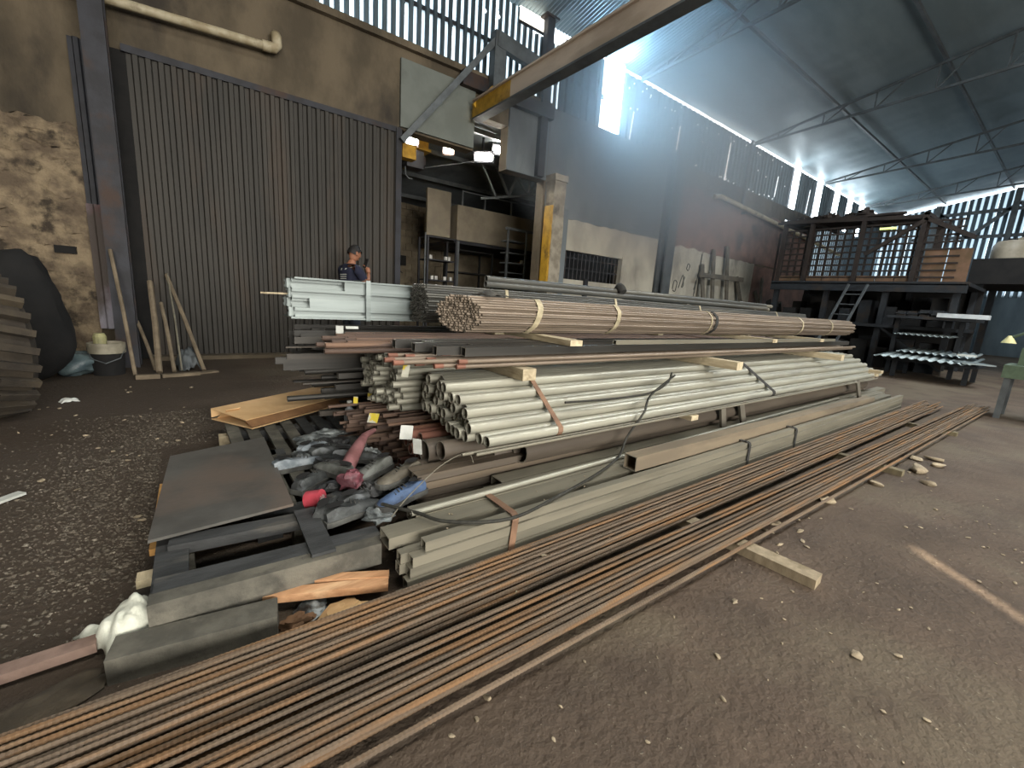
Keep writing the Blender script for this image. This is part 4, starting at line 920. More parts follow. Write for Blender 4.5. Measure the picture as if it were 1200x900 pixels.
scrap((.36, 1.40, 0), (.07, .04, .02), 8.1, M_card, 'crumpled brown cardboard scrap beside the rebars', 'cardboard_scrap'); scrap((.22, 1.42, 0), (.05, .03, .025), 9.3, mat('brown_leaf', '7a5c42', '5c4531', rough=.9, scale=9), 'curled brown scrap under the orange laths', 'leaf_scrap')
scrap((.27, 1.46, 0), (.05, .05, .02), 12.3, M_foilp, 'torn white scrap by the end of the beam offcut')
cloth('sacking', (-.42, 1.43, 0), .32, .12, .02, 21, mat('sacking', '4f4639', '3f382e', rough=.95, scale=9, bump=.3), 'muddy strip of sacking on the dirt near the rebars', 'sacking', .5)
# bits of rubble, pale chips (each one lies on the dirt)
chip_me = []
M_chip = mat('pale_chip', 'a2947c', '857862', 'b8ad98', scale=20, rough=.9, bump=.2, vary=.25)
for q in range(5):
    me = MB().blob((0, 0, 0), (1, .7, .45), q * 2.3, .3, 1.6, 8, 5).mesh('chip', 60); me.materials.append(M_chip); chip_me.append(me)
def chip(x, y, s, z=0.):
    o = inst('rubble_chip', rnd.choice(chip_me), (x, y, z + s * .25), (rnd.uniform(-.2, .2), rnd.uniform(-.2, .2), rnd.uniform(0, 6)), None, (s, s * rnd.uniform(.5, 1), s * rnd.uniform(.4, 1)))
    tag(o, 'pale chip of rubble lying on the dirt floor', 'rubble', 'pale rubble chips on the floor')
for x, y, s in ((2.55, .86, .055), (2.43, .84, .035), (2.6, .74, .025), (3.46, 1.0, .04), (3.2, .80, .06), (5.15, .6, .07), (4.95, .56, .06), (3.9, .72, .05), (1.7, .65, .018), (1.8, .27, .022), (1.36, .54, .014), (.62, .84, .016), (.56, .8, .01), (.48, .80, .01), (2.35, .74, .02), (2.5, .69, .018), (4.6, .62, .09), (5.0, .7, .06), (4.3, .5, .05)): chip(x, y, s)
for i in range(150):
    x = rnd.uniform(.3, 4.6); y = rnd.uniform(-.5, .80); chip(x, y, abs(rnd.gauss(0, .005)) + .0035)
for x, y, s in ((1.14, 1.2, .022), (1.84, 1.22, .014), (1.5, 1.15, .008), (.9, 1.08, .008), (.75, 1.25, .007), (2.6, 1.2, .012), (3.3, 1.1, .01)):
    tag(inst('rubble_chip', rnd.choice(chip_me), (x, y, ZB + .04), (0, 0, rnd.uniform(0, 6)), None, (s, s * .7, s * .4)), 'pale crumb of rubble lying on the rebars', 'rubble', 'rubble crumbs on the rebars')
for i in range(26):
    x = .75 + rnd.uniform(0, 1) ** 1.4 * 3; tag(inst('rubble_chip', rnd.choice(chip_me), (x, rnd.choice((1.377, 1.42, 1.52, 1.6)) + rnd.uniform(-.012, .012), .205), (0, 0, rnd.uniform(0, 6)), None, (.006, .005, .004)), 'white crumb of plaster dust on the square tubes', 'crumb', 'crumbs on the square tubes')
# gravel strip left of the pallet: nobody could count it
gv = MB()
M_grav = mat('gravel', '5f574b', '463f36', '857d6f', scale=45, rough=.85, bump=0, world=True, c3scale=28, c3at=.6)
for i in range(9000):
    y = rnd.uniform(1.7, 4.6); x = -.22 - abs(rnd.gauss(0, .34)) + (.35 if y > 3.6 else 0) * rnd.random(); s = abs(rnd.gauss(0, .0045)) + .0028; e1, e2 = rnd.uniform(.5, 1), rnd.uniform(.4, 1)
    if y < 2 and rnd.random() < .6: continue
    a = rnd.uniform(0, 6.28); ca, sa = math.cos(a) * s, math.sin(a) * s; z = -.012
    z = fz(x, y) + s * .1; j_ = lambda: rnd.uniform(-.35, .35) * s
    v = [(x + ca, y + sa, z + j_()), (x - sa * e1, y + ca * e1, z + j_()), (x - ca * e2, y - sa * e2, z + j_()), (x + sa * e1, y - ca * e1, z + j_()), (x + j_(), y + j_(), z + s * rnd.uniform(.35, .6)), (x, y, z - s * .6)]
    gv.add(v, [(0, 1, 4), (1, 2, 4), (2, 3, 4), (3, 0, 4), (1, 0, 5), (2, 1, 5), (3, 2, 5), (0, 3, 5)])
tag(gv.build('gravel', M_grav), 'strip of loose grey gravel on the dirt left of the pallets', 'gravel', kind='stuff')
for i in range(40):
    x = rnd.uniform(-1.1, .0); y = rnd.uniform(2.4, 5.8); chip(x, y, rnd.uniform(.008, .02))
tag(MB().beam((-.84, 3.0, .012), (-.76, 3.08, .015), .05, .012).build('wood_chip', M_paper), 'flat white splinter on the dirt far left of the plate', 'splinter')

# ================================================================== LEFT CORNER
def stick(p, q, r, m, lab, cat='stick', name='leaning_stick'): tag(MB().tube([p, ((p[0] + q[0]) / 2 + .008, (p[1] + q[1]) / 2, (p[2] + q[2]) / 2), q], r, 7).build(name, m), lab, cat)
M_st = mat('grey_stick', '7d705d', '655a4a', rough=.85, scale=6, bump=.2)
stick((-.36, 6.42, .03), (-.42, 7.35, 1.06), .032, M_st, 'thick wooden post leaning on the corrugated door')
stick((-.22, 6.42, .03), (-.32, 7.2, .80), .022, M_st, 'short grey stick leaning beside the thick wooden post')
stick((-.15, 6.5, .03), (-.24, 7.5, 1.18), .011, M_galvsq, 'thin bright metal rod leaning on the corrugated door', 'rod', 'metal_rod')
stick((.07, 6.5, .02), (-.25, 7.5, 1.16), .024, M_st, 'long pole leaning at a slant away from the other sticks', 'pole', 'leaning_pole')
stick((-.57, 6.35, .02), (-.72, 6.9, 1.4), .02, M_st, 'brownish rod leaning on the dark steel post', 'rod', 'leaning_rod')
stick((-.40, 6.6, .03), (-.58, 7.3, .55), .02, M_st, 'stub of wood leaning behind the thick post')
cloth('bent_sheet', (-.10, 6.75, 0), .22, .3, .16, 5, M_greyst, 'bent grey sheet-metal scrap standing between the sticks', 'sheet metal', .3)
timber((-.55, 6.16, .03), (-.34, 6.16, .03), .06, .05, 'short squared block lying before the leaning sticks', M_st, name='wood_block')
timber((-.33, 6.22, .02), (.02, 6.3, .02), .08, .035, 'flat plank on the dirt beneath the leaning sticks', M_st, name='plank')
timber((.0, 6.36, .012), (.2, 6.45, .012), .1, .02, 'thin board scrap at the foot of the slanting pole', M_st, name='plank')
b = empty('paint_bucket', (-.81, 6.6, 0), 'dark bucket with a dirty white rim by the stone wall', 'bucket')
MB().lathe((-.81, 6.6, 0), [(.0, 0), (.135, 0), (.15, .28), (.158, .285), (.158, .31), (.148, .315), (.13, .02), (0, .02)], 20).build('body', M_dark, b, smooth=40)
MB().lathe((-.81, 6.6, 0), [(.152, .25), (.163, .25), (.166, .36), (.155, .365), (.150, .25)], 20).build('rim', mat('dirty_white', '9a9482', '7f7968', rough=.7, scale=7), b, smooth=40)
MB().tube([(-.97, 6.58, .3), (-.93, 6.46, .2), (-.81, 6.42, .15), (-.69, 6.46, .2), (-.65, 6.58, .3)], .006).build('handle', M_greyst, b)
tag(MB().lathe((-.86, 6.6, .318), [(0, 0), (.055, 0), (.06, .11), (.045, .15), (0, .15)], 12).build('yellow_can', mat('yellow_can', 'a5a172', '8b8866', 'b1ae9c', rough=.6, scale=9)), 'pale yellow can standing on the bucket', 'can')
M_bag = mat('clear_bag', '5b6a6c', '46545a', '8d999a', scale=7, rough=.25, bump=.6, bscale=14)
tag(MB().blob((-1.1, 6.62, .12), (.22, .16, .14), 5.1, .25, 2, 20, 14).build('plastic_bag', M_bag, smooth=60), 'grey-blue plastic bag slumped next to the bucket', 'bag')
cloth('litter', (-.93, 5.25, 0), .12, .08, .02, 31, M_paper, 'scrap of white plastic litter on the dark dirt', 'litter', .4)
# tyre
ty = empty('tractor_tyre', (-1.62, 4.75, 0), 'big dusty tyre with chunky tread lugs in the dark corner', 'tyre')
M_tyre = mat('dusty_rubber', '3c352b', '2b2620', '4d4436', scale=6, rough=.9, bump=.2)
Rt = Matrix.Rotation(math.radians(28), 3, 'Z'); ct = Vector((-1.36, 4.85, .545)); axv = Rt @ Vector((1, 0, 0)); rings = []
for k in range(40):
    a = 2 * math.pi * k / 40; dv = Rt @ Vector((0, math.cos(a), math.sin(a)))
    rings.append([ct + dv * r_ + axv * x_ for r_, x_ in ((.30, -.2), (.42, -.25), (.49, -.2), (.50, 0), (.49, .2), (.42, .25), (.30, .2), (.28, 0))])
car_ = MB().loft(rings, closed=True).build('carcass', M_tyre, ty, smooth=50)
for k in range(26):
    for sd in (-1, 1):
        a = 2 * math.pi * (k + (.5 if sd > 0 else 0)) / 26; dv = Rt @ Vector((0, math.cos(a), math.sin(a))); a2 = a + .12; dv2 = Rt @ Vector((0, math.cos(a2), math.sin(a2)))
        MB().beam(ct + dv * .525 + axv * (sd * .015), ct + dv2 * .51 + axv * (sd * .225), .05, .06, up=dv).build('lug', M_tyre, car_)
tag(MB().blob((-1.42, 6.25, .66), (.42, .3, .64), 2.2, .14, 1.7, 22, 16).build('corner_shadow', M_dark, smooth=60), 'big black blob standing in for the shadow behind the tyre by the stone wall', 'shadow')  # black shape added where only deep shadow lies
# ================================================================== PERSON
def skin_mesh(name, verts, edges, radii, root=0, sub=2):
    me = bpy.data.meshes.new(name); me.from_pydata(verts, edges, []); o = bpy.data.objects.new(name, me); COL.objects.link(o)
    o.modifiers.new('s', 'SKIN'); sv = me.skin_vertices[0].data
    for i, r in enumerate(radii): sv[i].radius = r if isinstance(r, tuple) else (r, r); sv[i].use_root = (i == root)
    ms = o.modifiers.new('u', 'SUBSURF'); ms.levels = sub; ms.render_levels = sub
    dg = bpy.context.evaluated_depsgraph_get(); dg.update(); out = bpy.data.meshes.new_from_object(o.evaluated_get(dg)); bpy.data.objects.remove(o); out.shade_smooth(); return out
PB = Vector((1.93, 6.75, 0)); PY = math.radians(18)
person = empty('person', PB, 'person in a navy t-shirt holding a phone, seen from behind the stack', 'person')
person.rotation_euler = (0, 0, PY)
M_skin = mat('skin', '9a6b52', '8a5d47', rough=.6, scale=9, bump=.02); M_navy = mat('navy_cotton', '23263a', '1c1f30', rough=.9, scale=9, bump=.1); M_jean = mat('dark_jeans', '2b2f38', '23262d', rough=.9, scale=9); M_hair = mat('black_hair', '171514', '211e1c', rough=.6, scale=30, bump=.4)
# local frame: +x forward, +y left
J = dict(pel=(0, 0, .95), sp=(-.01, 0, 1.12), ch=(-.01, 0, 1.34), nk=(.02, 0, 1.50), hd=(.05, 0, 1.57),
         ls=(0, .19, 1.43), le=(.06, .25, 1.16), lw=(.26, .20, 1.08), rs=(0, -.19, 1.43), re=(.12, -.25, 1.19), rw=(.235, -.13, 1.38),
         lh=(0, .09, .92), lk=(.03, .10, .5), la=(0, .10, .09), lt=(.16, .11, .04), rh=(0, -.09, .92), rk=(.03, -.1, .5), ra=(0, -.1, .09), rt=(.16, -.11, .04))
ks = list(J); vs = [J[k] for k in ks]; E_ = [('pel', 'sp'), ('sp', 'ch'), ('ch', 'nk'), ('nk', 'hd'), ('ch', 'ls'), ('ls', 'le'), ('le', 'lw'), ('ch', 'rs'), ('rs', 're'), ('re', 'rw'), ('pel', 'lh'), ('lh', 'lk'), ('lk', 'la'), ('la', 'lt'), ('pel', 'rh'), ('rh', 'rk'), ('rk', 'ra'), ('ra', 'rt')]
rad = dict(pel=(.13, .11), sp=(.13, .10), ch=(.15, .11), nk=.056, hd=.06, ls=.062, le=.042, lw=.028, rs=.062, re=.042, rw=.028, lh=.085, lk=.058, la=.042, lt=.035, rh=.085, rk=.058, ra=.042, rt=.035)
ED = [(ks.index(a), ks.index(b)) for a, b in E_]
me = skin_mesh('body', vs, ED, [rad[k] for k in ks])
bm = bmesh.new(); bm.from_mesh(me)
def addmb(mb):
    off = [bm.verts.new(v) for v in mb.v]
    for f in mb.f:
        try: bm.faces.new([off[i] for i in f])
        except ValueError: pass
HC = Vector((.075, 0, 1.655)); RH = Matrix.Rotation(math.radians(24), 3, 'Y')
hb = MB(); rings = []
for i in range(11):
    th = math.pi * (i + .1) / 10.2; ring = []
    for k in range(16):
        ph = 2 * math.pi * k / 16; d = Vector((math.sin(th) * math.cos(ph), math.sin(th) * math.sin(ph), math.cos(th)))
        p = Vector((d.x * .098, d.y * .076, d.z * .122)); 
        if d.z < -.2: p.x = p.x * .85 + .012; p.y *= .85
        if abs(ph) < .01 or k in (0,): p.x += .022 * math.exp(-((p.z + .015) / .03) ** 2)
        ring.append(HC + RH @ p)
    rings.append(ring)
hb.loft(rings); addmb(hb)
for sy in (-1, 1):
    addmb(MB().blob(HC + RH @ Vector((-.005, sy * .08, -.005)), (.022, .012, .034), 1, .1)); addmb(MB().blob(HC + RH @ Vector((.088, sy * .03, .012)), (.01, .014, .008), 1, .05))
addmb(MB().blob(HC + RH @ Vector((.088, 0, -.055)), (.012, .026, .008), 1, .05))
# hands with five fingers
def hand(w, fwd, up, side, curl):
    w = Vector(w); f = Vector(fwd).normalized(); u = Vector(up).normalized(); s = f.cross(u).normalized() * side
    addmb(MB().tube([w, w + f * .045, w + f * .085], [.026, .036, .033], 10))
    for i, (ln, o_) in enumerate(((.068, -.028), (.078, -.010), (.073, .010), (.056, .027))):
        a = w + f * .08 + s * o_; b_ = a + (f * math.cos(curl) + u * math.sin(curl)) * ln * .5; c_ = b_ + (f * math.cos(curl * 2.4) + u * math.sin(curl * 2.4)) * ln * .5
        addmb(MB().tube([a, b_, c_], [.0095, .009, .007], 7))
    a = w + f * .03 - s * .03; addmb(MB().tube([a, a + (f * .6 - s * .6 + u * .4) * .035, a + (f * 1.2 - s * .7 + u * .8) * .05], [.012, .011, .008], 7))
hand(J['rw'], (-.15, .25, 1), (-.6, .7, 0), 1, .5); hand(J['lw'], (.9, -.3, -.1), (0, 0, 1), -1, .5)
me_body = me.copy(); bm.to_mesh(me); bm.free(); me.shade_smooth(); me.materials.append(M_skin)
o = bpy.data.objects.new('body', me); COL.objects.link(o); o.parent = person
# shirt and trousers follow the body surface
def garment(name, keep, m, off):
    b2 = bmesh.new(); b2.from_mesh(me_body); b2.normal_update()
    bmesh.ops.delete(b2, geom=[f for f in b2.faces if not keep(f.calc_center_median())], context='FACES'); b2.normal_update()
    for v in b2.verts: v.co += v.normal * off
    g = bpy.data.meshes.new(name); b2.to_mesh(g); b2.free(); g.shade_smooth(); g.materials.append(m); o = bpy.data.objects.new(name, g); COL.objects.link(o); o.parent = person
    md = o.modifiers.new('thick', 'SOLIDIFY'); md.thickness = .004; md.offset = 1; return g
def near_seg(c, a, b_, lim):
    a = Vector(a); b_ = Vector(b_); d = b_ - a; k = (c - a).dot(d) / d.length_squared; return k < lim
def in_shirt(c):
    if c.z > 1.485 or c.z < .92: return False
    for sh, el, wr in (('ls', 'le', 'lw'), ('rs', 're', 'rw')):
        S_ = Vector(J[sh]); 
        if (abs(c.y) > .17 or c.x > .13):
            d = Vector(J[el]) - S_; k = (c - S_).dot(d) / d.length_squared
            if c.y * S_.y > 0: return k < .62 and c.x < .16
    return True
shirt_me = garment('t_shirt', in_shirt, M_navy, .014)
garment('trousers', lambda c: .1 < c.z <= .96 and abs(c.y) < .22 and c.x < .2, M_jean, .010)
for sy in (-1, 1):
    MBs = MB().tube([(-.05, sy * .1, .045), (.06, sy * .1, .045), (.15, sy * .108, .04), (.21, sy * .11, .035)], [.045, .05, .045, .03], 10); me = MBs.mesh('shoe', 60); me.materials.append(M_dark); o = bpy.data.objects.new('shoe', me); COL.objects.link(o); o.parent = person
hr = MB(); rings = []
for i in range(9):
    th = math.pi * (i + .1) / 14; ring = []
    for k in range(16):
        ph = 2 * math.pi * k / 16; d = Vector((math.sin(th) * math.cos(ph), math.sin(th) * math.sin(ph), math.cos(th)))
        p = Vector((d.x * .108, d.y * .086, d.z * .134))
        if p.x > .04 and p.z < .06: p.z = .06 + .01 * (p.z); p.x *= .98
        ring.append(HC + RH @ p)
    rings.append(ring)
me = hr.loft(rings).mesh('hair', 60); me.materials.append(M_hair); o = bpy.data.objects.new('hair', me); COL.objects.link(o); o.parent = person
# white print on the back of the shirt
def prt(pts, name='shirt_print'):
    from mathutils.bvhtree import BVHTree
    bvh = BVHTree.FromPolygons([v.co for v in shirt_me.vertices], [tuple(q.vertices) for q in shirt_me.polygons]); P2 = []
    for p in pts:
        h_ = bvh.ray_cast(Vector((-.6, p[1], p[2])), Vector((1, 0, 0))); P2.append(((h_[0].x if h_[0] else p[0]) - .008, p[1], p[2]))
    pts = P2; mb = MB(); mb.add([Vector(p) for p in pts] + [Vector(p) + Vector((.004, 0, 0)) for p in pts], [tuple(range(len(pts)))[::-1], tuple(range(len(pts), 2 * len(pts)))] + [(i, (i + 1) % len(pts), len(pts) + (i + 1) % len(pts), len(pts) + i) for i in range(len(pts))])
    me = mb.mesh(name); me.materials.append(M_paper); o = bpy.data.objects.new(name, me); COL.objects.link(o); o.parent = person
bx_ = -.152
prt([(bx_, .06, 1.40), (bx_, -.05, 1.41), (bx_, -.09, 1.47), (bx_ + .01, -.07, 1.43), (bx_, .05, 1.43)])
for k in range(3): prt([(bx_ - .003, .07, 1.33 - k * .03), (bx_ - .003, -.08, 1.335 - k * .03), (bx_ - .003, -.08, 1.347 - k * .03), (bx_ - .003, .07, 1.342 - k * .03)])
ph = MB().box((0.235 - .03, -.10, 1.53), (.012, .07, .14), Matrix.Rotation(.35, 3, 'Y')); me = ph.mesh('phone'); me.materials.append(M_dark)
o = bpy.data.objects.new('phone', me); COL.objects.link(o); c_ = Matrix.Rotation(PY, 3, 'Z'); o.location = PB; o.rotation_euler = (0, 0, PY); tag(o, 'black mobile phone held to the face of the person', 'phone')

# ================================================================== FAR RIGHT RACK AND CLUTTER
M_rack = mat('dark_rack', '2b2f33', '23262a', '38312b', scale=4, rough=.7, metal=.3, bump=.1)
M_cage = mat('brown_cage', '352d28', '2a2421', rough=.7, scale=5, metal=.3)
t = empty('storage_platform', (15.5, 4, 0), 'two-storey dark steel storage platform loaded with sections', 'platform')
for x in (14.3, 16.6):
    for y in (2.0, 3.3, 4.6, 5.9): MB().bx(x, x + .12, y, y + .12, 0, 2.2).build('post', M_rack, t)
for z in (1.05, 2.12): MB().bx(14.2, 16.8, 1.9, 6.1, z, z + .08).build('deck', M_rack, t)
for y in (2.0, 4.6): MB().beam((14.3, y, .1), (14.3, y + 1.3, 1.05), .05, .05).build('brace', M_rack, t)
MB().bx(14.2, 14.3, 1.9, 6.1, 1.95, 2.15).build('edge_beam', M_rack, t)
MB().bx(16.75, 16.8, 1.9, 6.1, 0, 2.15).build('blackout_sheet', M_dark, t)  # added black sheet, blocks the bright gable slits behind the platform
# timber-boarded parapet panels
MP = mat('brown_board', '6d5340', '57442f', '4a3d30', scale=3, rough=.8, bump=.1)
cg = empty('slatted_cage', (15, 4, 2.2), 'tall brown slatted cage with grid sides on the storage platform', 'cage')
for i in range(22):
    y = 2.3 + i * .185; MB().bx(14.5, 14.54, y, y + .045, 2.2, 3.62).build('upright', M_cage, cg)
for j in range(9): MB().bx(14.46, 14.5, 2.2, 6.0, 2.3 + j * .165, 2.34 + j * .165).build('cross_slat', M_cage, cg)
for p, q in (((14.42, 2.0, 3.2), (14.42, 3.0, 3.75)), ((14.42, 3.0, 3.75), (14.42, 6.2, 3.9)), ((14.42, 2.9, 3.7), (14.42, 4.0, 2.9))): MB().beam(p, q, .08, .09).build('frame_bar', M_cage, cg)
for y in (2.9, 4.1, 5.3, 6.0): MB().bx(14.4, 14.5, y, y + .1, 2.2, 3.85).build('post', M_cage, cg)
for y in (2.9, 6.0): MB().bx(16.3, 16.4, y, y + .1, 2.2, 3.85).build('post', M_cage, cg)
for y in (2.9, 4.1, 5.3, 6.0): MB().bx(14.4, 16.4, y, y + .08, 3.79, 3.87).build('top_bar', M_cage, cg)
for y in (2.0, 2.42): MB().bx(14.48, 14.52, y, y + .4, 2.2, 2.98).build('board', MP, cg)
for i in range(8): MB().bx(14.46, 14.53, 2.9 + i * .4, 3.28 + i * .4, 2.2, 2.36).build('board', MP, cg)
for i in range(9):
    a = rnd.uniform(3.0, 3.6); b = a + rnd.uniform(1.8, 2.8)
    tag(MB().beam((14.5 + .2 * i, a, 3.897), (14.52 + .2 * i, min(b + .4, 6.3), 3.897), .15, .05).build('dark_plank', M_cage), 'dark plank lying across the top of the slatted cage', 'plank', 'dark planks on top of the cage')
for i in range(5): scrap((14.8 + rnd.random() * .5, 4.3 + i * .4, 3.925), (.26, .19, .13), i * 3.3, M_cage, 'dark bundle heaped on the planks of the cage', 'dark_bundle', 'bundle')['group'] = 'dark bundles on the cage'
tag(MB().bx(14.35, 14.40, 3.45, 3.78, 3.50, 3.55).build('warning_strip', emit('fluoro_strip', (.75, .9, .1), .55)), 'short fluorescent yellow strip on the slatted cage', 'strip')
# shelving clutter under the deck
for i in range(48):
    y = 2.35 + (i % 8) * .47; z = (0, 1.135)[i // 24]; h = rnd.uniform(.3, .8); w = rnd.uniform(.22, .38); xb = 14.75 + (i // 8 % 3) * .62
    tag(MB().box((xb, y, z + h / 2), (rnd.uniform(.25, .45), w, h), Matrix.Rotation(rnd.uniform(-.15, .15), 3, 'Z')).build('scrap_box', rnd.choice((M_rack, M_dark, M_dark))), 'dark scrap box stored on the shaded storage platform', 'box', 'scrap boxes under the platform')
def ladder(p, q, w, label):
    t = empty('ladder', p, label, 'ladder'); p = Vector(p); q = Vector(q); s = Vector((0, w / 2, 0))
    for sg in (-1, 1): MB().beam(p + s * sg, q + s * sg, .04, .05).build('rail', M_greyst, t)
    for k in range(1, 8): c = p + (q - p) * k / 8; MB().cyl(c - s, c + s, .014, n=6).build('rung', M_greyst, t)
ladder((12.9, 4.15, 0), (13.9, 3.85, 2.1), .4, 'pale leaning ladder against the storage platform')
# corrugated sheets stack
sp = empty('sheet_trestle', (13.2, 2, 0), 'low dark trestle carrying corrugated sheets by the platform', 'trestle')
for x in (12.7, 13.8):
    for y in (1.35, 2.5): MB().bx(x, x + .08, y, y + .08, 0, .36).build('leg', M_rack, sp)
MB().bx(12.6, 14, 1.25, 2.7, .36, .42).build('top', M_rack, sp)
M_sheet = mat('grey_roof_sheet', '8d9797', '737d7e', '9aa4a3', scale=3, rough=.45, metal=.4, vary=.12)
def wavy(x0, x1, y0, y1, z, tilt, label, m=None):
    n = 10; mb = grid(y0, y1, n * 6, x0, x1, 2, lambda y, x: (x, y, z + .02 * math.sin((y - y0) / (y1 - y0) * n * 2 * math.pi) + tilt * (x - x0)))
    o = mb.build('corrugated_sheet', m or M_sheet, smooth=60); o.modifiers.new('t', 'SOLIDIFY').thickness = .006; tag(o, label, 'sheet')
wavy(12.1, 14.0, 1.3, 2.8, .46, .03, 'lowest corrugated sheet with wavy edge on the trestle'); wavy(12.9, 14.0, 1.35, 2.6, .56, .05, 'second corrugated sheet shifted back on the trestle'); wavy(13.1, 14.15, 1.75, 2.75, .95, .02, 'raised corrugated sheet above the trestle stack')
tag(MB().box((12.7, 1.42, .48), (.9, .5, .02), Matrix.Rotation(.5, 3, 'Z')).build('flat_sheet', M_sheet), 'flat grey sheet hanging over the front of the trestle', 'sheet')
for y in (1.7, 2.8): box_ = tag(MB().bx(13.6, 13.68, y, y + .08, 0, 1.36).build('stand_post', M_rack), 'dark upright post holding the sheet shelves', 'post', 'posts of the sheet shelves')
tag(MB().bx(13.1, 14.3, 1.5, 2.95, 1.30, 1.36).build('sheet_shelf', M_rack), 'dark shelf board above the corrugated sheets', 'shelf')
tag(MB().bx(13.05, 13.3, 1.32, 2.1, 1.36, 1.45).build('white_board', mat('white_board', 'c6ccce', 'aeb5b8', rough=.6)), 'long white board lying on the dark shelf', 'board')
tag(MB().box((13.1, 1.5, .60), (.07, .30, .04), Matrix.Rotation(.4, 3, 'Z')).build('white_profile', M_paper), 'short white profile leaning by the corrugated sheets', 'profile')
for i in range(14):
    tag(MB().beam((13.05 + rnd.random() * .2, 2.12 + (i % 4) * .2, 1.378 + (i // 4) * .036), (14.1, 2.14 + (i % 4) * .2, 1.378 + (i // 4) * .036), .16, .034).build('dark_section', M_rack), 'dark steel section piled above the white board', 'section', 'dark sections above the white board')
# tanks on a dark container
tag(MB().bx(16.9, 20, -1.5, 2.3, 2.35, 3.0).build('dark_container', M_dark), 'long black container raised at the far right', 'container')
for y in (2.1, -.9):
    for x in (17.1, 19.7): tag(MB().bx(x, x + .12, y - .1, y + .05, 0, 2.35).build('container_leg', M_rack), 'dark leg beneath the raised black container', 'leg', 'legs of the raised container')
M_tank = mat('cream_tank', '9b9484', '847d6e', '6b655a', scale=3, rough=.5, bump=.02)
for i, (x, y, z) in enumerate(((17.6, 1.75, 3.0), (17.6, 1.1, 3.0), (18.5, 1.6, 3.0), (18.3, .4, 3.0))):
    t = empty('storage_drum', (x, y, z), 'round cream drum standing on the black container', 'drum', 'cream drums on the container'); k = 1.0 if i < 2 else 1.35
    MB().lathe((x, y, z), [(0, 0), (.33, 0), (.34, .03), (.345, .26 * k), (.33, .40 * k), (.26, .50 * k), (.1, .53 * k), (0, .53 * k)], 20).build('body', M_tank, t, smooth=40); bd_ = [c for c in bpy.data.objects if c.parent == t][0]; MB().lathe((x, y, z + .53 * k), [(0, 0), (.09, 0), (.09, .04), (0, .04)], 12).build('lid', M_rack, bd_)
# green machine at the right edge
t = empty('bench_machine', (8.9, .48, 0), 'green bench machine with a pale work lamp at the right edge', 'machine')
M_green = mat('machine_green', '4f5f4c', '414f3f', rough=.6, scale=6)
MB().bx(8.6, 9.3, .2, .62, .55, .72).build('table', M_green, t); MB().bx(8.8, 9.1, .3, .52, .72, .95).build('head', M_green, t)
for x in (8.65, 9.2):
    for y in (.24, .56): MB().beam((x, y, 0), (x, y, .55), .06, .06).build('leg', M_greyst, t)
MB().tube([(8.9, .42, .95), (8.9, .45, 1.1), (8.9, .55, 1.14), (8.9, .64, 1.08)], .02, 8).build('lamp_arm', M_green, t); MB().lathe((8.9, .66, 1.0), [(.02, .1), (.03, .08), (.075, 0), (.07, 0), (.0, .06)], 14).build('lamp_shade', mat('lamp_cream', 'd8d3a0', 'c7c28e', rough=.5), t, smooth=40)
# things leaning along the back wall, right of the steel column
M_lean = mat('leaning_timber', '5f5a50', '4d4942', rough=.85, scale=5, bump=.1)
for i, (x0, x1, z1, lab) in enumerate(((13.4, 13.5, 3.1, 'grey plank leaning upright on the wall by the graffiti'), (14.35, 14.3, 3.3, 'tall grey plank leaning on the brick wall'), (13.0, 12.95, 2.6, 'short plank leaning against the pale plaster'), (15.9, 15.2, 2.4, 'plank leaning left on the brick wall'), (16.6, 17.1, 2.5, 'plank leaning right on the brick wall'), (17.6, 16.7, 2.0, 'crossed plank against the dark rubble'))):
    tag(MB().beam((x0, 7.25, 0), (x1, 7.68, z1), .16, .05, up=Vector((0, -1, 0))).build('leaning_plank', M_lean), lab, 'plank')
tag(MB().beam((12.6, 7.5, 2.25), (15.3, 7.5, 2.3), .06, .14).build('cross_timber', M_lean), 'horizontal timber tied across the leaning planks', 'timber')
for i in range(12): scrap((15.6 + i * .75, 6.7, 0), (.32, .35, rnd.uniform(.3, .85)), i * 1.9, rnd.choice((M_rack, M_dark, M_lean)), 'dark heap of scrap along the brick wall', 'scrap_heap', 'scrap')['group'] = 'scrap heaps along the wall'
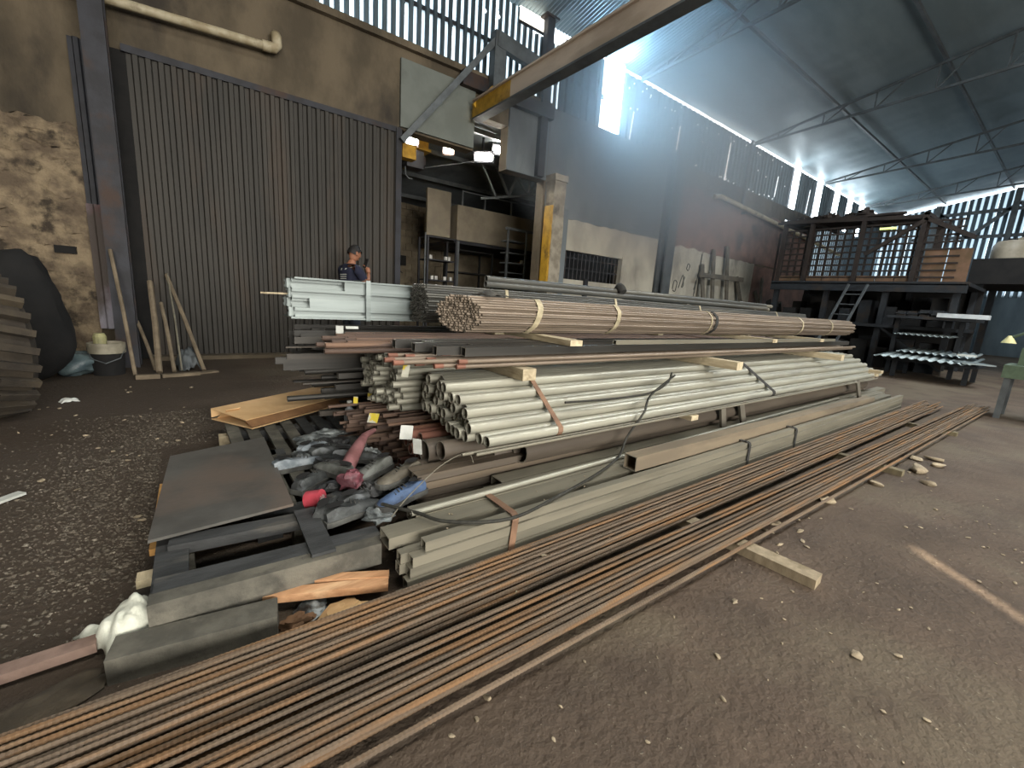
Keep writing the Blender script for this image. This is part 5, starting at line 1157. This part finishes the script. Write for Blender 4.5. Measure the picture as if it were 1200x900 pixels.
# graffiti strokes on the pale plaster
M_graf = mat('graffiti', '3f403c', '4a4b46', rough=.9)
gf = empty('graffiti', (12.2, 7.755, 1.5), 'dark sprayed scrawl on the pale plaster beside the steel column', 'graffiti')
for pts in (((11.65, 1.75), (11.7, 2.0), (11.85, 1.95), (11.8, 1.7), (11.68, 1.72)), ((11.95, 1.8), (12.1, 2.2), (12.2, 1.9), (12.12, 1.85), (12.22, 2.15)), ((12.25, 2.4), (12.3, 2.55), (12.4, 2.5), (12.35, 2.35), (12.25, 2.4)), ((12.8, 1.8), (12.85, 2.1), (12.83, 1.6)), ((12.98, 2.9), (12.96, 2.5), (12.9, 2.1), (12.85, 1.7))):
    MB().tube(smooth_pts([(x, 7.757, z) for x, z in pts], 4), .014, 5).build('stroke', M_graf, gf)
# ================================================================== HAZE
def haze(name, c, s, dens, label, col=(.5, .74, 1)):
    me = MB().lathe((0, 0, 0), [(math.sin(math.pi * i / 12), -math.cos(math.pi * i / 12)) for i in range(13)], 24).mesh(name)
    M = bpy.data.materials.new(name); M.use_nodes = True; N = M.node_tree.nodes; L = M.node_tree.links; N.remove(N['Principled BSDF'])
    v = N.new('ShaderNodeVolumeScatter'); v.inputs['Color'].default_value = (*col, 1); v.inputs['Anisotropy'].default_value = .25
    tc = N.new('ShaderNodeTexCoord'); ln = N.new('ShaderNodeVectorMath'); ln.operation = 'LENGTH'; L.new(tc.outputs['Object'], ln.inputs[0])
    r = N.new('ShaderNodeMapRange'); r.interpolation_type = 'SMOOTHSTEP'; r.inputs[1].default_value = 1; r.inputs[2].default_value = .1; r.inputs[3].default_value = 0; r.inputs[4].default_value = dens
    L.new(ln.outputs['Value'], r.inputs[0]); L.new(r.outputs[0], v.inputs['Density']); L.new(v.outputs[0], N['Material Output'].inputs['Volume'])
    me.materials.append(M); o = bpy.data.objects.new(name, me); COL.objects.link(o); o.location = c; o.scale = s
    tag(o, label, 'haze', kind='stuff')
haze('smoke_haze', (8.5, 6.0, 4.5), (4.6, 2.9, 3.2), .38, 'blue smoke haze drifting before the bright clear sheet', (.78, .9, 1))
S.cycles.volume_step_rate = 2.0; S.cycles.volume_max_steps = 64
